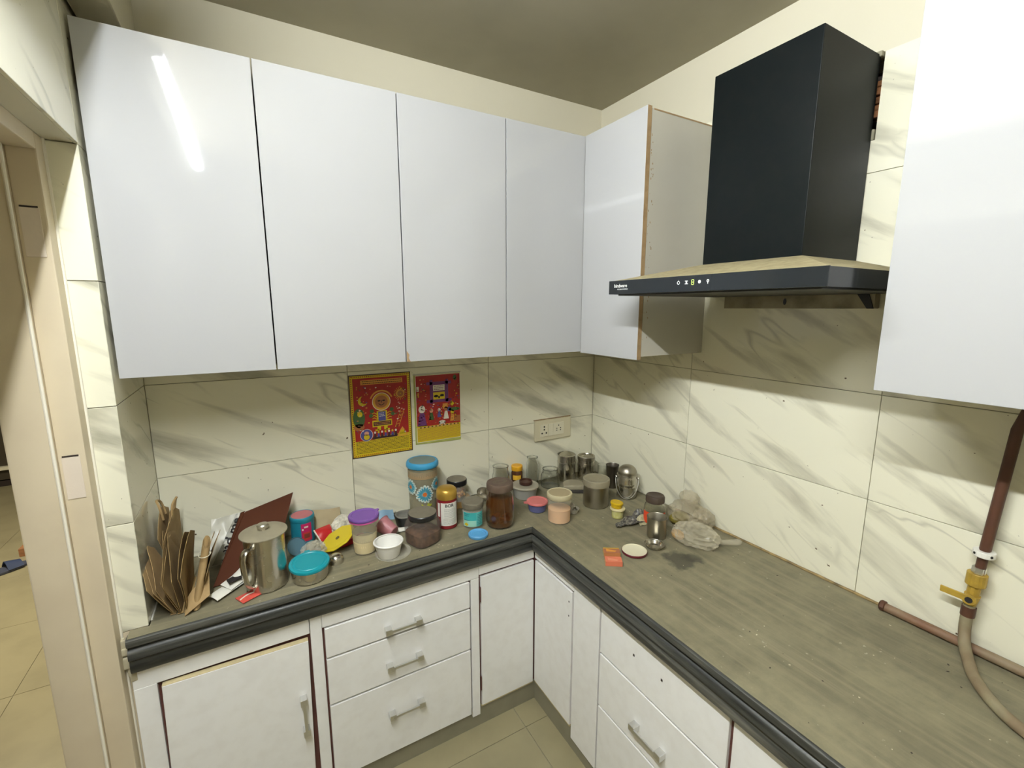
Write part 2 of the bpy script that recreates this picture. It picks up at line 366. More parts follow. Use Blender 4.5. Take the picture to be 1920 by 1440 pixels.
# door frame
fr = MB()
fr.box(-1.948, -1.874, -.405, YJ, -H, LZ); fr.box(-1.874, -1.826, -.388, YJ, -H, LZ)
df = struct(fr.build('door_1', frame_m, bevel=.003), 'beige painted wooden door frame without a door leaf')
MB().tube([(-1.8255, -.3445, -H), (-1.8255, -.3445, LZ)], .004, 8).build('sealant_bead', mat('paint_bead', (.78, .73, .60), .5), df)
MB().tube([(-1.875, -.4055, -H), (-1.8745, -.4055, LZ)], .0035, 8).build('paint_ridge', MATS['paint_bead'], df)
MB().box(-1.948, -1.874, DY1, -.405, LZ - .075, LZ).box(-1.874, -1.826, DY1, -.388, LZ - .035, LZ).build('frame_head', frame_m, df, bevel=.003)
MB().box(-1.948, -1.826, DY1, DY1 + .05, -H, LZ - .075).build('frame_jamb', frame_m, df, bevel=.003)
mort = mat('old_hinge_patch', (.66, .57, .46), .7, bump=(60, .4))
for z in (.98, .44): 
    MB().box(-1.868, -1.836, -.3895, -.386, z - .05, z + .05).build('hinge_mortise', mort, df, bevel=.001)
    MB().box(-1.866, -1.838, -.3902, -.386, z + .0505, z + .0535).build('mortise_slot', dark_gap, df)

# ------------------------------------------------------------------ lights
tl = thing('tube_light', 'white fluorescent tube fitting on the beam above the doorway', 'lamp', (-1.652, -1.43, 1.605))
MB().tube([(0, -.66, 0), (0, .66, 0)], .013, 16).build('glass_tube', tube_m, tl)
MB().box(-.0325, -.0155, -.69, .69, -.02, .02).build('batten', white_pl, tl, bevel=.004)
for s in (-1, 1): MB().box(-.0155, .014, s * .668 - .008, s * .668 + .008, -.018, .018).build('end_holder', white_pl, tl, bevel=.003)
hl = thing('ceiling_lamp', 'round hall ceiling lamp beyond the doorway', 'lamp', (-2.9, 1.3, CZ))
MB().lathe([(0, -.05), (.12, -.04), (.15, 0), (0, 0)], 24).build('diffuser', hall_lamp_m, hl)
MB().lathe([(.15, -.006), (.165, -.006), (.165, 0), (.15, 0), (.15, -.006)], 24).build('rim', white_pl, hl)

# ------------------------------------------------------------------ worktop
wt = thing('worktop', 'L-shaped dusty grey granite worktop with moulded dark edge', 'worktop')
YF, XF = -.380, -.600
YEND = -2.6
MB().box(-1.767, XF, YF, -.001, -.02, 0).box(-1.808, -1.767, YF, YJ - .001, -.02, 0).build('slab', granite_x, wt, smooth=0)
MB().box(XF, -.001, YEND, -.001, -.02, 0).build('slab', granite_y, wt, smooth=0)
prof = [(-.02, -.0005), (.001, -.0005), (.0065, -.004), (.008, -.012), (.006, -.021), (-.003, -.026), (-.005, -.031), (.002, -.035), (.0055, -.043), (.005, -.058), (-.002, -.064), (-.002, -.069), (.0, -.074), (-.001, -.094), (-.005, -.101), (-.02, -.101)]
def moulding(path_fn, n):
    vs = []; fs = []; k = len(prof)
    for e in (0, 1):
        for d, z in prof: vs.append(path_fn(e, d, z))
    for i in range(k): fs.append((i, (i + 1) % k, k + (i + 1) % k, k + i))
    fs.append(tuple(range(k))); fs.append(tuple(reversed(range(k, 2 * k))))
    return MB().add(vs, fs)
moulding(lambda e, d, z: ((-1.81, YF - d, z) if e == 0 else (XF - d, YF - d, z)), 2).build('edge_moulding', edge_x, wt, smooth=40)
moulding(lambda e, d, z: ((XF - d, YF - d, z) if e == 0 else (XF - d, YEND, z)), 2).build('edge_moulding', edge_y, wt, smooth=40)
# yellowed sealant line where worktop meets the side wall
seal_m = mat('grimy_sealant', (.34, .24, .10), .8, var=(30, .9, (.1, .075, .04)), bump=(80, .8))
MB().tube([(-.004, -.55 - i * .05, .002 + .001 * (i % 2)) for i in range(30)], .0045, 6).build('sealant_line', seal_m, wt)
MB().tube([(LX + .003, -.02 - i * .03, .001) for i in range(11)], .0025, 6).build('sealant_line', wht, wt)

# ------------------------------------------------------------------ base cabinets
def handle(mb, p0, p1, out, m=0):
    """D handle between two points on a face; out = unit vector away from the face"""
    p0, p1, out = Vector(p0), Vector(p1), Vector(out); ax = (p1 - p0).normalized(); sd = ax.cross(out)
    def bx(c, a, b, d):
        T = Matrix((( ax.x, sd.x, out.x, c.x), (ax.y, sd.y, out.y, c.y), (ax.z, sd.z, out.z, c.z), (0, 0, 0, 1)))
        mb.box(-a, a, -b, b, -d, d, m, T)
    for p in (p0 + ax * .010, p1 - ax * .010): bx(p + out * .0125, .011, .0095, .0125)
    bx((p0 + p1) / 2 + out * .022, (p1 - p0).length / 2 - .012, .0045, .0035)
    return mb
BY = -.360; BT = .018
def bpanel(parent, name, x0, x1, z0, z1, m=matt, proud=0.0, t=BT): 
    return MB().box(x0, x1, BY - proud, BY - proud + t, z0, z1).build(name, m, parent, bevel=.0012, seg=1)
def frame_x(parent, parts):
    for n, x0, x1, z0, z1 in parts: bpanel(parent, n, x0, x1, z0, z1)
ZR0, ZR1 = -.160, -.102           # top rail
ZB = -.735
# unit 1, single door
u = thing('base_cabinet', 'white base cabinet with sagging single door beside the doorway', 'cabinet')
MB().box(-1.764, -1.376, -.335, -.01, -.70, -.021).build('carcass', dark_gap, u, smooth=0)
frame_x(u, [('rail', -1.815, -1.392, ZR0, ZR1), ('stile', -1.815, -1.766, -H, ZR0), ('stile', -1.390, -1.357, ZB, ZR1)])
MB().box(-1.766, -1.390, BY + .012, BY + .025, ZB, ZR0).build('inner_face', maroon_edge, u, smooth=0)
T = Matrix.Translation((-1.755, BY - .012, -.168)) @ Matrix.Rotation(math.radians(-.9), 4, 'Y') if False else Matrix.Translation((-1.755, BY - .012, -.167)) @ Matrix.Rotation(math.radians(1.1), 4, 'Y')
dm = MB(); dm.box(0, .357, 0, BT, -.56, 0, 0, T)
d = dm.build('door', matt, u, bevel=.0012, seg=1)
e = MB(); e.box(.0, .357, .0005, BT, .0002, .0012, 0, T); e.build('raw_top_edge', raw_edge, d)
hm = MB(); handle(hm, (-1.425, BY - .012, -.350), (-1.423, BY - .012, -.478), (0, -1, 0)); hm.build('handle', chrome, d, bevel=.0015)
# unit 2, drawers
u = thing('base_cabinet', 'white base cabinet with three chrome-handled drawers under the back worktop', 'cabinet')
MB().box(-1.350, -.840, -.335, -.01, -.70, -.021).build('carcass', dark_gap, u, smooth=0)
frame_x(u, [('rail', -1.356, -.8185, -.155, ZR1), ('stile', -.851, -.8185, ZB, -.156)])
MB().box(-1.356, -.851, BY + .012, BY + .025, ZB, -.156).build('inner_face', maroon_edge, u, smooth=0)
for (z0, z1, hz) in ((-.2625, -.161, -.232), (-.4315, -.2695, -.370), (-.716, -.4385, -.556)):
    d = bpanel(u, 'drawer', -1.350, -.857, z0, z1, proud=.002)
    hm = MB(); handle(hm, (-1.168, BY - .002, hz), (-1.045, BY - .002, hz), (0, -1, 0)); hm.build('handle', chrome, d, bevel=.0015)
# unit 3, corner with two doors
u = thing('base_cabinet', 'white corner base cabinet with two plain doors meeting at right angles', 'cabinet')
MB().box(-.812, -.02, -.335, -.02, -.70, -.021).box(-.55, -.02, -.60, -.336, -.70, -.021).build('carcass', dark_gap, u, smooth=0)
frame_x(u, [('rail', -.8175, -.578, -.146, ZR1)])
BX = -.575
def rpanel(parent, name, y0, y1, z0, z1, m=matt, proud=0.0, t=BT):
    return MB().box(BX - proud, BX - proud + t, min(y0, y1), max(y0, y1), z0, z1).build(name, m, parent, bevel=.0012, seg=1)
rpanel(u, 'rail', -.362, -.610, -.146, ZR1)
MB().box(-.818, -.56, BY + .010, BY + .023, ZB, -.147).box(BX + .010, BX + .023, -.61, -.345, ZB, -.147).build('inner_face', maroon_edge, u, smooth=0)
d = bpanel(u, 'door', -.810, -.578, -.700, -.156, proud=.0)
for z in (-.225, -.60): MB().box(-.8165, -.812, BY - .003, BY + .004, z - .03, z + .03).build('hinge', maroon_edge, d, bevel=.001)
MB().box(-.812, -.577, BY + .002, BY + .02, -.706, -.7005).build('raw_bottom_edge', raw_edge, d)
d = rpanel(u, 'door', -.3635, -.602, -.692, -.156)
MB().box(BX + .002, BX + BT, -.603, -.3625, -.699, -.6925).build('raw_bottom_edge', raw_edge, d)
for z in (-.20, -.255): MB().box(BX - .0006, BX + .002, -.588, -.584, z - .003, z + .003).build('screw_hole', dark_gap, d)
# unit 4, filler + drawers on the side run
u = thing('base_cabinet', 'white base cabinet with wide drawers under the side worktop', 'cabinet')
MB().box(-.55, -.02, -1.205, -.62, -.70, -.021).build('carcass', dark_gap, u, smooth=0)
rpanel(u, 'filler_panel', -.612, -.747, ZB, -.102)
MB().box(BX + .010, BX + .023, -1.213, -.61, ZB, -.102).build('inner_face', maroon_edge, u, smooth=0)
for k, (z0, z1) in enumerate(((-.2755, -.106), (-.4695, -.2815), (-.722, -.4755))):
    d = rpanel(u, 'drawer', -.754, -1.205, z0, z1)
    if k == 0:
        for y in (-.90, -1.005): MB().box(BX - .0007, BX + .003, y - .003, y + .003, -.185, -.178).build('screw_hole', dark_gap, d)
    else:
        hm = MB(); z = -.397 if k == 1 else -.60; handle(hm, (BX, -.915, z), (BX, -1.033, z), (-1, 0, 0)); hm.build('handle', chrome, d, bevel=.0015)
u = thing('base_cabinet', 'white base cabinet door nearest the camera under the side worktop', 'cabinet')
MB().box(-.55, -.02, -1.80, -1.225, -.70, -.021).build('carcass', dark_gap, u, smooth=0)
MB().box(BX + .010, BX + .023, -1.81, -1.213, ZB, -.102).build('inner_face', maroon_edge, u, smooth=0)
d = rpanel(u, 'door', -1.216, -1.80, -.722, -.112)
MB().box(BX + .001, BX + BT, -1.80, -1.216, -.1118, -.1105).build('raw_top_edge', raw_edge, d)
hm = MB(); handle(hm, (BX, -1.74, -.25), (BX, -1.74, -.37), (-1, 0, 0)); hm.build('handle', chrome, d, bevel=.0015)
# cement plinth on the floor below the cabinets
struct(MB().box(-1.764, -.56, -.352, -.30, -H, -.70).box(-.566, -.50, -1.90, -.353, -H, -.70).build('baseboard_kitchen', plinth_m, smooth=0), 'grey cement plinth under the base cabinets')

# ------------------------------------------------------------------ wall cabinets
ZU0, ZU1 = .652, 1.451
UY = -.3115; UT = .018
def ucab(label, x0, x1, extra=None):
    u = thing('wall_cabinet', label, 'cabinet')
    MB().box(x0 + .002, x1 - .002, UY + UT + .002, -.001, ZU0 + .006, ZU1 - .004).build('carcass', carc, u, bevel=.001)
    d = MB().box(x0 + .0017, x1 - .0017, UY, UY + UT, ZU0, ZU1).build('door', gloss, u, bevel=.0012, seg=2)
    MB().box(x0 + .0021, x0 + .0030, UY + .002, UY + UT, ZU0 + .003, ZU1 - .003).build('edge_band', maroon_edge, d)
    return u, d
ucab('glossy white wall cabinet, leftmost, next to the doorway wall', -1.764, -1.4165)
ucab('glossy white wall cabinet, second from the left', -1.4165, -1.0435)
u3, d3 = ucab('glossy white wall cabinet above the second poster, with chipped lower corner', -1.0435, -.6726)
MB().prism([(0, 0), (.012, .0), (.006, .012), (.009, .022), (.0, .035)], -.0004, .0008, 0, Matrix.Translation((-1.0415, UY, ZU0)) @ Matrix.Rotation(PI / 2, 4, 'X')).build('chipped_corner', brown_edge, d3)
# corner wall cabinet
UX = -.335
u = thing('wall_cabinet', 'glossy white corner wall cabinet with exposed brown door edge beside the hood', 'cabinet')
MB().box(-.671, -.001, UY + UT + .002, -.001, ZU0 + .006, ZU1 - .004).box(UX + UT + .002, -.001, -.6185, UY + UT + .0015, ZU0 + .006, ZU1 - .004).build('carcass', carc, u, bevel=.001)
MB().box(-.6709, UX + .001, UY, UY + UT, ZU0, ZU1).build('fixed_panel', gloss, u, bevel=.001)
dmb = MB().box(UX, UX + UT, -.6195, UY - .0015, ZU0 - .004, ZU1 + .001)
d = dmb.build('door', [gloss, brown_edge], u, bevel=0)
for p in d.data.polygons:
    if p.normal.y < -.9 or p.normal.z > .9: p.material_index = 1
gr = MB()
for k in range(46):
    z = ZU0 + .05 + random.random() * .7; s = random.uniform(.001, .003); x = UX + UT + .004 + random.random() ** 2 * .02
    gr.box(x, x + s, -.6190, -.6183, z, z + s * random.uniform(1, 3))
gr.build('grime_specks', brown_edge, u)['kind'] = 'stuff'
MB().box(UX + UT + .01, -.002, -.6192, -.6180, ZU1 - .008, ZU1 - .0035).build('raw_top_edge', brown_edge, u)
# near wall cabinet on the right
u = thing('wall_cabinet', 'glossy white wall cabinet right of the hood, cut off by the frame', 'cabinet')
MB().box(UX + UT + .002, -.001, -2.09, -1.306, ZU0 + .006, ZU1 - .004).build('carcass', carc, u, bevel=.001)
for y0, y1 in ((-1.306, -1.702), (-1.705, -2.10)):
    MB().box(UX, UX + UT, y1, y0, ZU0, ZU1).build('door', gloss, u, bevel=.0012)

# ------------------------------------------------------------------ hood
hd = thing('cooker_hood', 'black chimney cooker hood with dusty canopy and touch controls', 'cooker hood')
HX0, HY0, HY1, HZ0, HZ1 = -.50, -.653, -1.274, .865, .904
cyb = [(-.275, -.812), (-.275, -1.098), (-.002, -1.098), (-.002, -.812)]
ch = MB().box(-.275, -.002, -1.098, -.812, .950, 1.468); ch.build('chimney_duct', hood_m, hd, bevel=.0015)
# canopy: rim box open underneath, front glass, shallow sloped top
rim = MB(); rim.box(HX0 + .004, -.004, HY1, HY1 + .003, HZ0, HZ1); rim.box(HX0 + .004, -.004, HY0 - .003, HY0, HZ0, HZ1); rim.box(-.006, -.003, HY1, HY0, HZ0, HZ1)
rim.build('canopy_side', hood_side, hd)
MB().box(HX0, HX0 + .005, HY1, HY0, HZ0, HZ1 + .001).build('front_glass', hood_side, hd, bevel=.001)
a = [(HX0 + .005, HY0, HZ1), (HX0 + .005, HY1, HZ1), (-.004, HY1, HZ1), (-.004, HY0, HZ1)]
b = [(-.277, -.81, .952), (-.277, -1.10, .952), (-.004, -1.10, .952), (-.004, -.81, .952)]
tp = MB(); tp.add(a + b, [(0, 1, 5, 4), (1, 2, 6, 5), (2, 3, 7, 6), (3, 0, 4, 7), (4, 5, 6, 7), (3, 2, 1, 0)]); tp.build('canopy_top', hood_dust, hd, smooth=0)
MB().box(HX0 + .02, -.02, HY1 + .02, HY0 - .02, HZ0 - .004, HZ0 + .010).build('filter_underside', hood_in, hd, bevel=.002)
bp = MB().box(-.03, -.001, -1.165, -.72, .822, .864); bp.build('back_plate', mat('hood_back_plate', (.34, .30, .20), .5, var=(12, .8, (.10, .085, .04))), hd, bevel=.002)
MB().prism([(-1.165, .822), (-1.150, .822), (-1.122, .864), (-1.150, .864)], -.034, -.0302, 0, Matrix(((0, 0, 1, 0), (1, 0, 0, 0), (0, 1, 0, 0), (0, 0, 0, 1)))).build('bracket', black_m, hd)
MB().lathe([(0, 0), (.005, 0), (.005, .001), (0, .001)], 16, 0, Matrix.Translation((-.0300, -.929, .843)) @ Matrix.Rotation(-PI / 2, 4, 'Y') @ Matrix.Diagonal((2.0, 1, 1, 1))).build('slot', black_m, hd)
# lettering and touch icons on the front glass
TM = Matrix(((0, 0, -1, HX0 - .0004), (-1, 0, 0, 0), (0, 1, 0, 0), (0, 0, 0, 1)))
def hood_text(body, size, y, z, m, name, bold=True):
    vs, fs = text_mb(body, size, bold); T = Matrix.Translation((0, y, z)) @ TM
    return MB().add([T @ p for p in vs], fs).build(name, m, hd, smooth=0, fixn=False)
icon_w = mat('white_print', (.75, .75, .72), .5)
hood_text('hindware', .0145, -.704, .889, icon_w, 'brand_lettering')
hood_text('KITCHEN ENSEMBLE', .0048, -.713, .879, icon_w, 'tagline_lettering')
led = mat('green_led_digit', (.2, .3, .05), .4, emit=((.72, .95, .22), 1.2))
def quad(mb, y, z, w, h, x=HX0 - .0004): mb.flat([(x, y + w / 2, z - h / 2), (x, y - w / 2, z - h / 2), (x, y - w / 2, z + h / 2), (x, y + w / 2, z + h / 2)])
def ring(mb, y, z, r0, r1, n=16, x=HX0 - .0004):
    vs = []
    for k in range(n): a = 2 * PI * k / n; vs += [(x, y + r0 * math.cos(a), z + r0 * math.sin(a)), (x, y + r1 * math.cos(a), z + r1 * math.sin(a))]
    mb.add(vs, [(2 * k, 2 * k + 1, (2 * k + 3) % (2 * n), (2 * k + 2) % (2 * n)) for k in range(n)])
q = MB(); ring(q, -.918, .888, .0028, .0045); quad(q, -.918, .8925, .0012, .004); q.build('power_icon', icon_w, hd, smooth=0)
q = MB(); quad(q, -.943, .8845, .010, .0018); quad(q, -.943, .8915, .009, .0018); quad(q, -.943, .888, .004, .004); q.build('fan_icon', icon_w, hd, smooth=0)
q = MB()
for (dy, dz, w, h) in ((0, .006, .006, .0016), (0, 0, .006, .0016), (0, -.006, .006, .0016), (.0032, .003, .0016, .005), (-.0032, .003, .0016, .005), (.0032, -.003, .0016, .005), (-.0032, -.003, .0016, .005)): quad(q, -.962 + dy, .888 + dz, w, h)
q.build('display_digit', led, hd, smooth=0)
q = MB(); ring(q, -.982, .888, .0, .0042); q.build('speed_icon', icon_w, hd, smooth=0)
q = MB(); ring(q, -1.006, .8895, .0015, .0036); quad(q, -1.006, .884, .002, .004); q.build('light_icon', icon_w, hd, smooth=0)

# ------------------------------------------------------------------ socket plate
sp = thing('socket_plate', 'cream electrical plate with two sockets and a switch on back wall', 'socket', (-.249, 0, .250))
MB().box(-.104, .104, -.011, -.0005, -.050, .050).build('plate', mat('ivory_plate', (.62, .565, .39), .4), sp, bevel=.003)
for x0, x1, nm in ((-.075, -.032, 'socket'), (-.030, -.004, 'switch'), (-.002, .062, 'socket')):
    dz = .030; pr = .0155 if nm == 'switch' else .0135
    s = MB().box(x0, x1, -pr, -.009, -dz, dz).build(nm, cream_pl, sp, bevel=.0015)
    if nm == 'socket':
        c = (x0 + x1) / 2; hmb = MB(); r = .0042 if x0 < -.05 else .003
        for dx, dz2 in (((0, .018), (0, .004), (-.012, -.013), (.012, -.013)) if x0 < -.05 else ((0, .016), (-.011, .002), (.011, .002), (-.011, -.008), (.011, -.008))):
            hmb.lathe([(0, 0), (r, 0), (r, .0006), (0, .0006)], 10, 0, Matrix.Translation((c + dx, -.0134, dz2)) @ Matrix.Rotation(PI / 2, 4, 'X'))
        hmb.build('pin_hole', ink, s, smooth=0)
MB().box(-.106, .106, -.006, 0, .0505, .0535).build('grime_line', brown_edge, sp)

# ------------------------------------------------------------------ posters
red = mat('print_red', (.34, .012, .008), .5, var=(60, .4, (.24, .012, .01)))
yel = mat('print_yellow', (.60, .44, .008), .5)
ora = mat('print_orange', (.62, .27, .04), .5)
grn = mat('print_green', (.05, .11, .03), .5)
pur = mat('print_purple', (.14, .035, .15), .5)
blu = mat('print_blue', (.07, .07, .26), .5)
drk = mat('print_dark', (.05, .018, .02), .5)
pwh = mat('print_white', (.72, .66, .55), .5)
PM = [red, yel, ora, grn, pur, blu, drk, pwh, ink]
class Poster:
    """flat print in local x (right), z (up); layer raises each shape a hair"""
    def __init__(s): s.mb = MB(); s.y = -.0012
    def up(s): s.y -= .00012
    def poly(s, pts, m): s.mb.flat([(x, s.y, z) for x, z in pts], m)
    def rect(s, x0, x1, z0, z1, m): s.poly([(x0, z0), (x1, z0), (x1, z1), (x0, z1)], m)
    def ell(s, cx, cz, rx, rz, m, n=20, a0=0, a1=2 * PI): s.poly([(cx + rx * math.cos(a0 + (a1 - a0) * k / n), cz + rz * math.sin(a0 + (a1 - a0) * k / n)) for k in range(n)], m)
    def ring(s, cx, cz, r0, r1, m, n=24, a0=0, a1=2 * PI):
        for k in range(n):
            p, q = a0 + (a1 - a0) * k / n, a0 + (a1 - a0) * (k + 1) / n
            s.poly([(cx + r0 * math.cos(p), cz + r0 * math.sin(p)), (cx + r1 * math.cos(p), cz + r1 * math.sin(p)), (cx + r1 * math.cos(q), cz + r1 * math.sin(q)), (cx + r0 * math.cos(q), cz + r0 * math.sin(q))], m)
    def line(s, x0, z0, x1, z1, w, m):
        d = Vector((x1 - x0, z1 - z0)); n = Vector((-d.y, d.x)).normalized() * w / 2
        s.poly([(x0 + n.x, z0 + n.y), (x1 + n.x, z1 + n.y), (x1 - n.x, z1 - n.y), (x0 - n.x, z0 - n.y)], m)
    def words(s, x0, x1, z0, z1, rows, m, rnd):
        dz = (z1 - z0) / rows
        for r in range(rows):
            x = x0; z = z0 + dz * (r + .5)
            while x < x1 - .002:
                w = rnd.uniform(.0025, .008); s.rect(x, min(x + w, x1), z - dz * .17, z + dz * .17, m); x += w + .0013
def person_glyph(p, x, z, h, body, head):
    p.poly([(x - h * .22, z), (x + h * .22, z), (x + h * .1, z + h * .62), (x - h * .1, z + h * .62)], body); p.ell(x, z + h * .78, h * .16, h * .18, head, 10)
RED, YEL, ORA, GRN, PUR, BLU, DRK, WHT, INK = range(9)
def poster_a():
    w, h = .236, .324; t = thing('poster', 'red and yellow printed poster with a round face figure, left of the two', 'poster', (-1.0555, 0, .4142), 0, 'posters on the back wall')
    MB().box(-w / 2, w / 2, -.0010, -.0002, -h / 2, h / 2).build('sheet', drk, t, smooth=0)
    p = Poster(); rnd = random.Random(3); X, Z = w / 2, h / 2
    p.rect(-X + .004, X - .004, -Z + .004, Z - .004, YEL); p.up()
    for i in range(38):
        z = -Z + .008 + i * (h - .016) / 37
        for x in (-X + .0085, X - .0085): p.rect(x - .0022, x + .0022, z - .0016, z + .0016, RED)
    for i in range(28):
        x = -X + .014 + i * (w - .028) / 27
        for z in (-Z + .0085, Z - .0085): p.rect(x - .0016, x + .0016, z - .0022, z + .0022, RED)
    p.rect(-X + .014, X - .014, -Z + .078, Z - .014, RED); p.rect(-X + .014, -.03, -Z + .066, -Z + .078, RED); p.up()
    p.rect(-.075, .085, Z - .040, Z - .022, ORA); p.up(); p.words(-.070, .080, Z - .039, Z - .023, 2, INK, rnd)
    p.words(-X + .016, X - .016, -Z + .016, -Z + .066, 9, INK, rnd); p.words(-.02, .06, -Z + .067, -Z + .076, 1, INK, rnd)
    # central figure
    p.ring(0, .052, .040, .046, ORA, 24, math.radians(20), math.radians(160)); p.ell(0, .052, .036, .036, ORA, 28); p.up(); p.ring(0, .052, .0285, .0305, YEL, 28); p.ring(0, .052, .033, .035, WHT, 28); p.ell(0, .052, .024, .024, mix_face, 24); p.up()
    for s in (-1, 1): p.ell(s * .009, .056, .006, .003, INK, 10)
    p.ring(0, .050, .010, .0125, INK, 10, math.radians(200), math.radians(340)); p.line(0, .058, 0, .048, .003, DRK)
    p.rect(-.020, .020, -.018, .016, YEL); p.rect(-.038, .038, -.046, -.020, YEL); p.up(); p.rect(-.014, .014, -.024, .013, BLU); p.rect(-.034, .034, -.042, -.026, DRK); p.up(); p.words(-.011, .011, -.008, .010, 3, WHT, rnd); p.words(-.030, .030, -.040, -.028, 2, ORA, rnd)
    for s in (-1, 1):
        for zz in (.004, -.006, -.016): p.line(s * .020, zz, s * .030, zz + .007, .003, YEL); p.line(s * .030, zz + .007, s * .037, zz + .003, .0025, YEL)
        p.ell(s * .038, .018, .008, .008, GRN, 12); p.ell(s * .042, .0, .008, .008, GRN, 12); p.rect(s * .013 - .007, s * .013 + .007, -.060, -.046, YEL); p.rect(min(s * .013, s * .028), max(s * .013, s * .028), -.062, -.056, YEL)
    # sun, moon, tree, ladder
    p.ell(.075, .078, .017, .017, ORA, 20)
    for k in range(20):
        a = 2 * PI * k / 20; p.line(.075 + .018 * math.cos(a), .078 + .018 * math.sin(a), .075 + .026 * math.cos(a), .078 + .026 * math.sin(a), .002, ORA)
    p.up(); p.ell(.075, .077, .012, .012, mix_face, 14); p.ell(-.070, .060, .018, .019, YEL, 20); p.up(); p.ell(-.063, .065, .015, .016, RED, 20)
    p.ell(-.087, -.005, .022, .038, GRN, 20); p.ell(-.088, -.040, .02, .014, ora_d, 14); p.up(); p.ell(-.083, .010, .010, .011, YEL, 8)
    for s in (0, .014): p.line(.050 + s, -.055, .074 + s, .012, .0022, ORA)
    for k in range(5): p.line(.055 + k * .0045, -.045 + k * .012, .067 + k * .0045, -.042 + k * .012, .002, ORA)
    # row of small figures, round medallion, bell
    for k in range(7): person_glyph(p, -.03 + k * .0135, -.088, .026, BLU if k % 2 else DRK, YEL if k % 2 else WHT)
    p.rect(-.04, .06, -.094, -.086, DRK); p.ell(-.062, -.074, .024, .024, WHT, 22); p.up(); p.ell(-.062, -.074, .0225, .0225, BLU, 22); p.up(); p.ell(-.062, -.082, .011, .011, YEL, 14); p.ell(-.062, -.067, .009, .008, ora_l, 12)
    p.poly([(.055, -.094), (.100, -.094), (.087, -.070), (.078, -.056), (.068, -.070)], ORA); p.up(); p.poly([(.062, -.091), (.093, -.091), (.083, -.070), (.072, -.070)], YEL); p.words(.068, .088, -.086, -.078, 2, INK, rnd)
    for k in range(170):
        x, z = rnd.uniform(-.098, .098), rnd.uniform(-.080, .115)
        if abs(x) < .05 and -.07 < z < .1: continue
        p.ell(x, z, rnd.uniform(.0012, .004), rnd.uniform(.0012, .003), rnd.choice([ORA, PUR, WHT, GRN, YEL, ora_l]), 7)
    p.mb.build('print', PMX, t, smooth=0, fixn=False)
ora_l = 9; ora_d = 10; mix_face = 11
PMX = PM + [mat('print_peach', (.62, .30, .18), .5), mat('print_rust', (.36, .12, .03), .5), mat('print_skin', (.36, .13, .045), .5)]
poster_a()
def poster_b():
    w, h = .200, .288; t = thing('poster', 'smaller printed poster with a framed panel and folk figures, right of the two', 'poster', (-.8252, 0, .4165), 0, 'posters on the back wall')
    rnd = random.Random(11); X, Z = w / 2, h / 2
    MB().sheet(lambda u, v: (-X + w * u, -.0012 - .0009 * math.sin(u * 3.1) * (1 - v), -Z + h * v - (.006 * u * (1 - v) if v < .01 else 0)), 12, 8, .0008).build('sheet', mat('poster_edge', (.38, .40, .10), .5), t, smooth=30)
    p = Poster(); p.y = -.0030
    p.rect(-X + .006, X - .001, -Z + .006, Z - .004, WHT); p.up(); p.rect(-X + .008, X - .002, -Z + .008, -Z + .072, YEL); p.rect(-X + .008, X - .002, -Z + .072, Z - .006, RED); p.up()
    p.words(-X + .011, X - .005, -Z + .013, -Z + .069, 12, mix_face, rnd)
    # frame with crossing beams
    for x in (-.028, .040): p.rect(x - .006, x + .006, .020, .118, PUR)
    for z in (.030, .104): p.rect(-.048, .060, z - .006, z + .006, PUR)
    p.up(); p.rect(-.024, .036, .034, .100, PUR); p.up(); p.rect(-.020, .030, .072, .096, WHT); p.rect(-.020, .030, .036, .066, YEL); p.up()
    p.words(-.016, .026, .074, .094, 3, PUR, rnd); p.ell(-.008, .050, .010, .005, INK, 10); p.ell(.018, .052, .009, .005, INK, 10); p.ell(.005, .044, .004, .005, INK, 8); p.rect(-.014, .026, .047, .049, INK)
    for k, (x, z, c, hc, hh) in enumerate(((-.070, -.070, PUR, WHT, .090), (-.030, -.048, GRN, ora_l, .05), (.004, -.040, BLU, WHT, .04), (.034, -.050, WHT, mix_face, .055), (.062, -.062, ORA, YEL, .05))): person_glyph(p, x, z, hh, c, hc)
    p.ell(.016, -.062, .016, .008, WHT, 14); p.rect(.004, .008, -.074, -.062, WHT); p.rect(.024, .028, -.074, -.062, WHT); p.ell(.070, -.012, .026, .008, GRN, 12); p.ell(.048, -.010, .010, .010, BLU, 10); p.rect(.072, .096, -.066, -.040, ora_d); p.rect(.020, .042, -.004, .016, ORA); p.ell(.062, .012, .010, .010, YEL, 4)
    p.rect(-.094, -.05, -.074, -.068, YEL); p.ell(.076, .122, .008, .012, GRN, 12); p.rect(-.09, -.08, .075, .095, WHT); p.rect(-.088, -.080, .050, .070, ORA)
    for k in range(22): p.ell(-.085 + k * .0082, -.076, .0035, .003, DRK if k % 2 else ora_l, 8)
    for k in range(190):
        x, z = rnd.uniform(-.09, .094), rnd.uniform(-.066, .125)
        if -.05 < x < .06 and z > .02: continue
        p.ell(x, z, rnd.uniform(.0012, .0045), rnd.uniform(.0012, .003), rnd.choice([ORA, PUR, WHT, GRN, YEL, ora_l, mix_face, DRK]), 7)
    p.mb.build('print', PMX, t, smooth=0, fixn=False)
    MB().box(-X - .002, X + .002, -.004, -.0002, Z - .002, Z + .002).build('hanging_strip', mat('metal_strip', (.4, .38, .35), .4, metal=1), t)
poster_b()

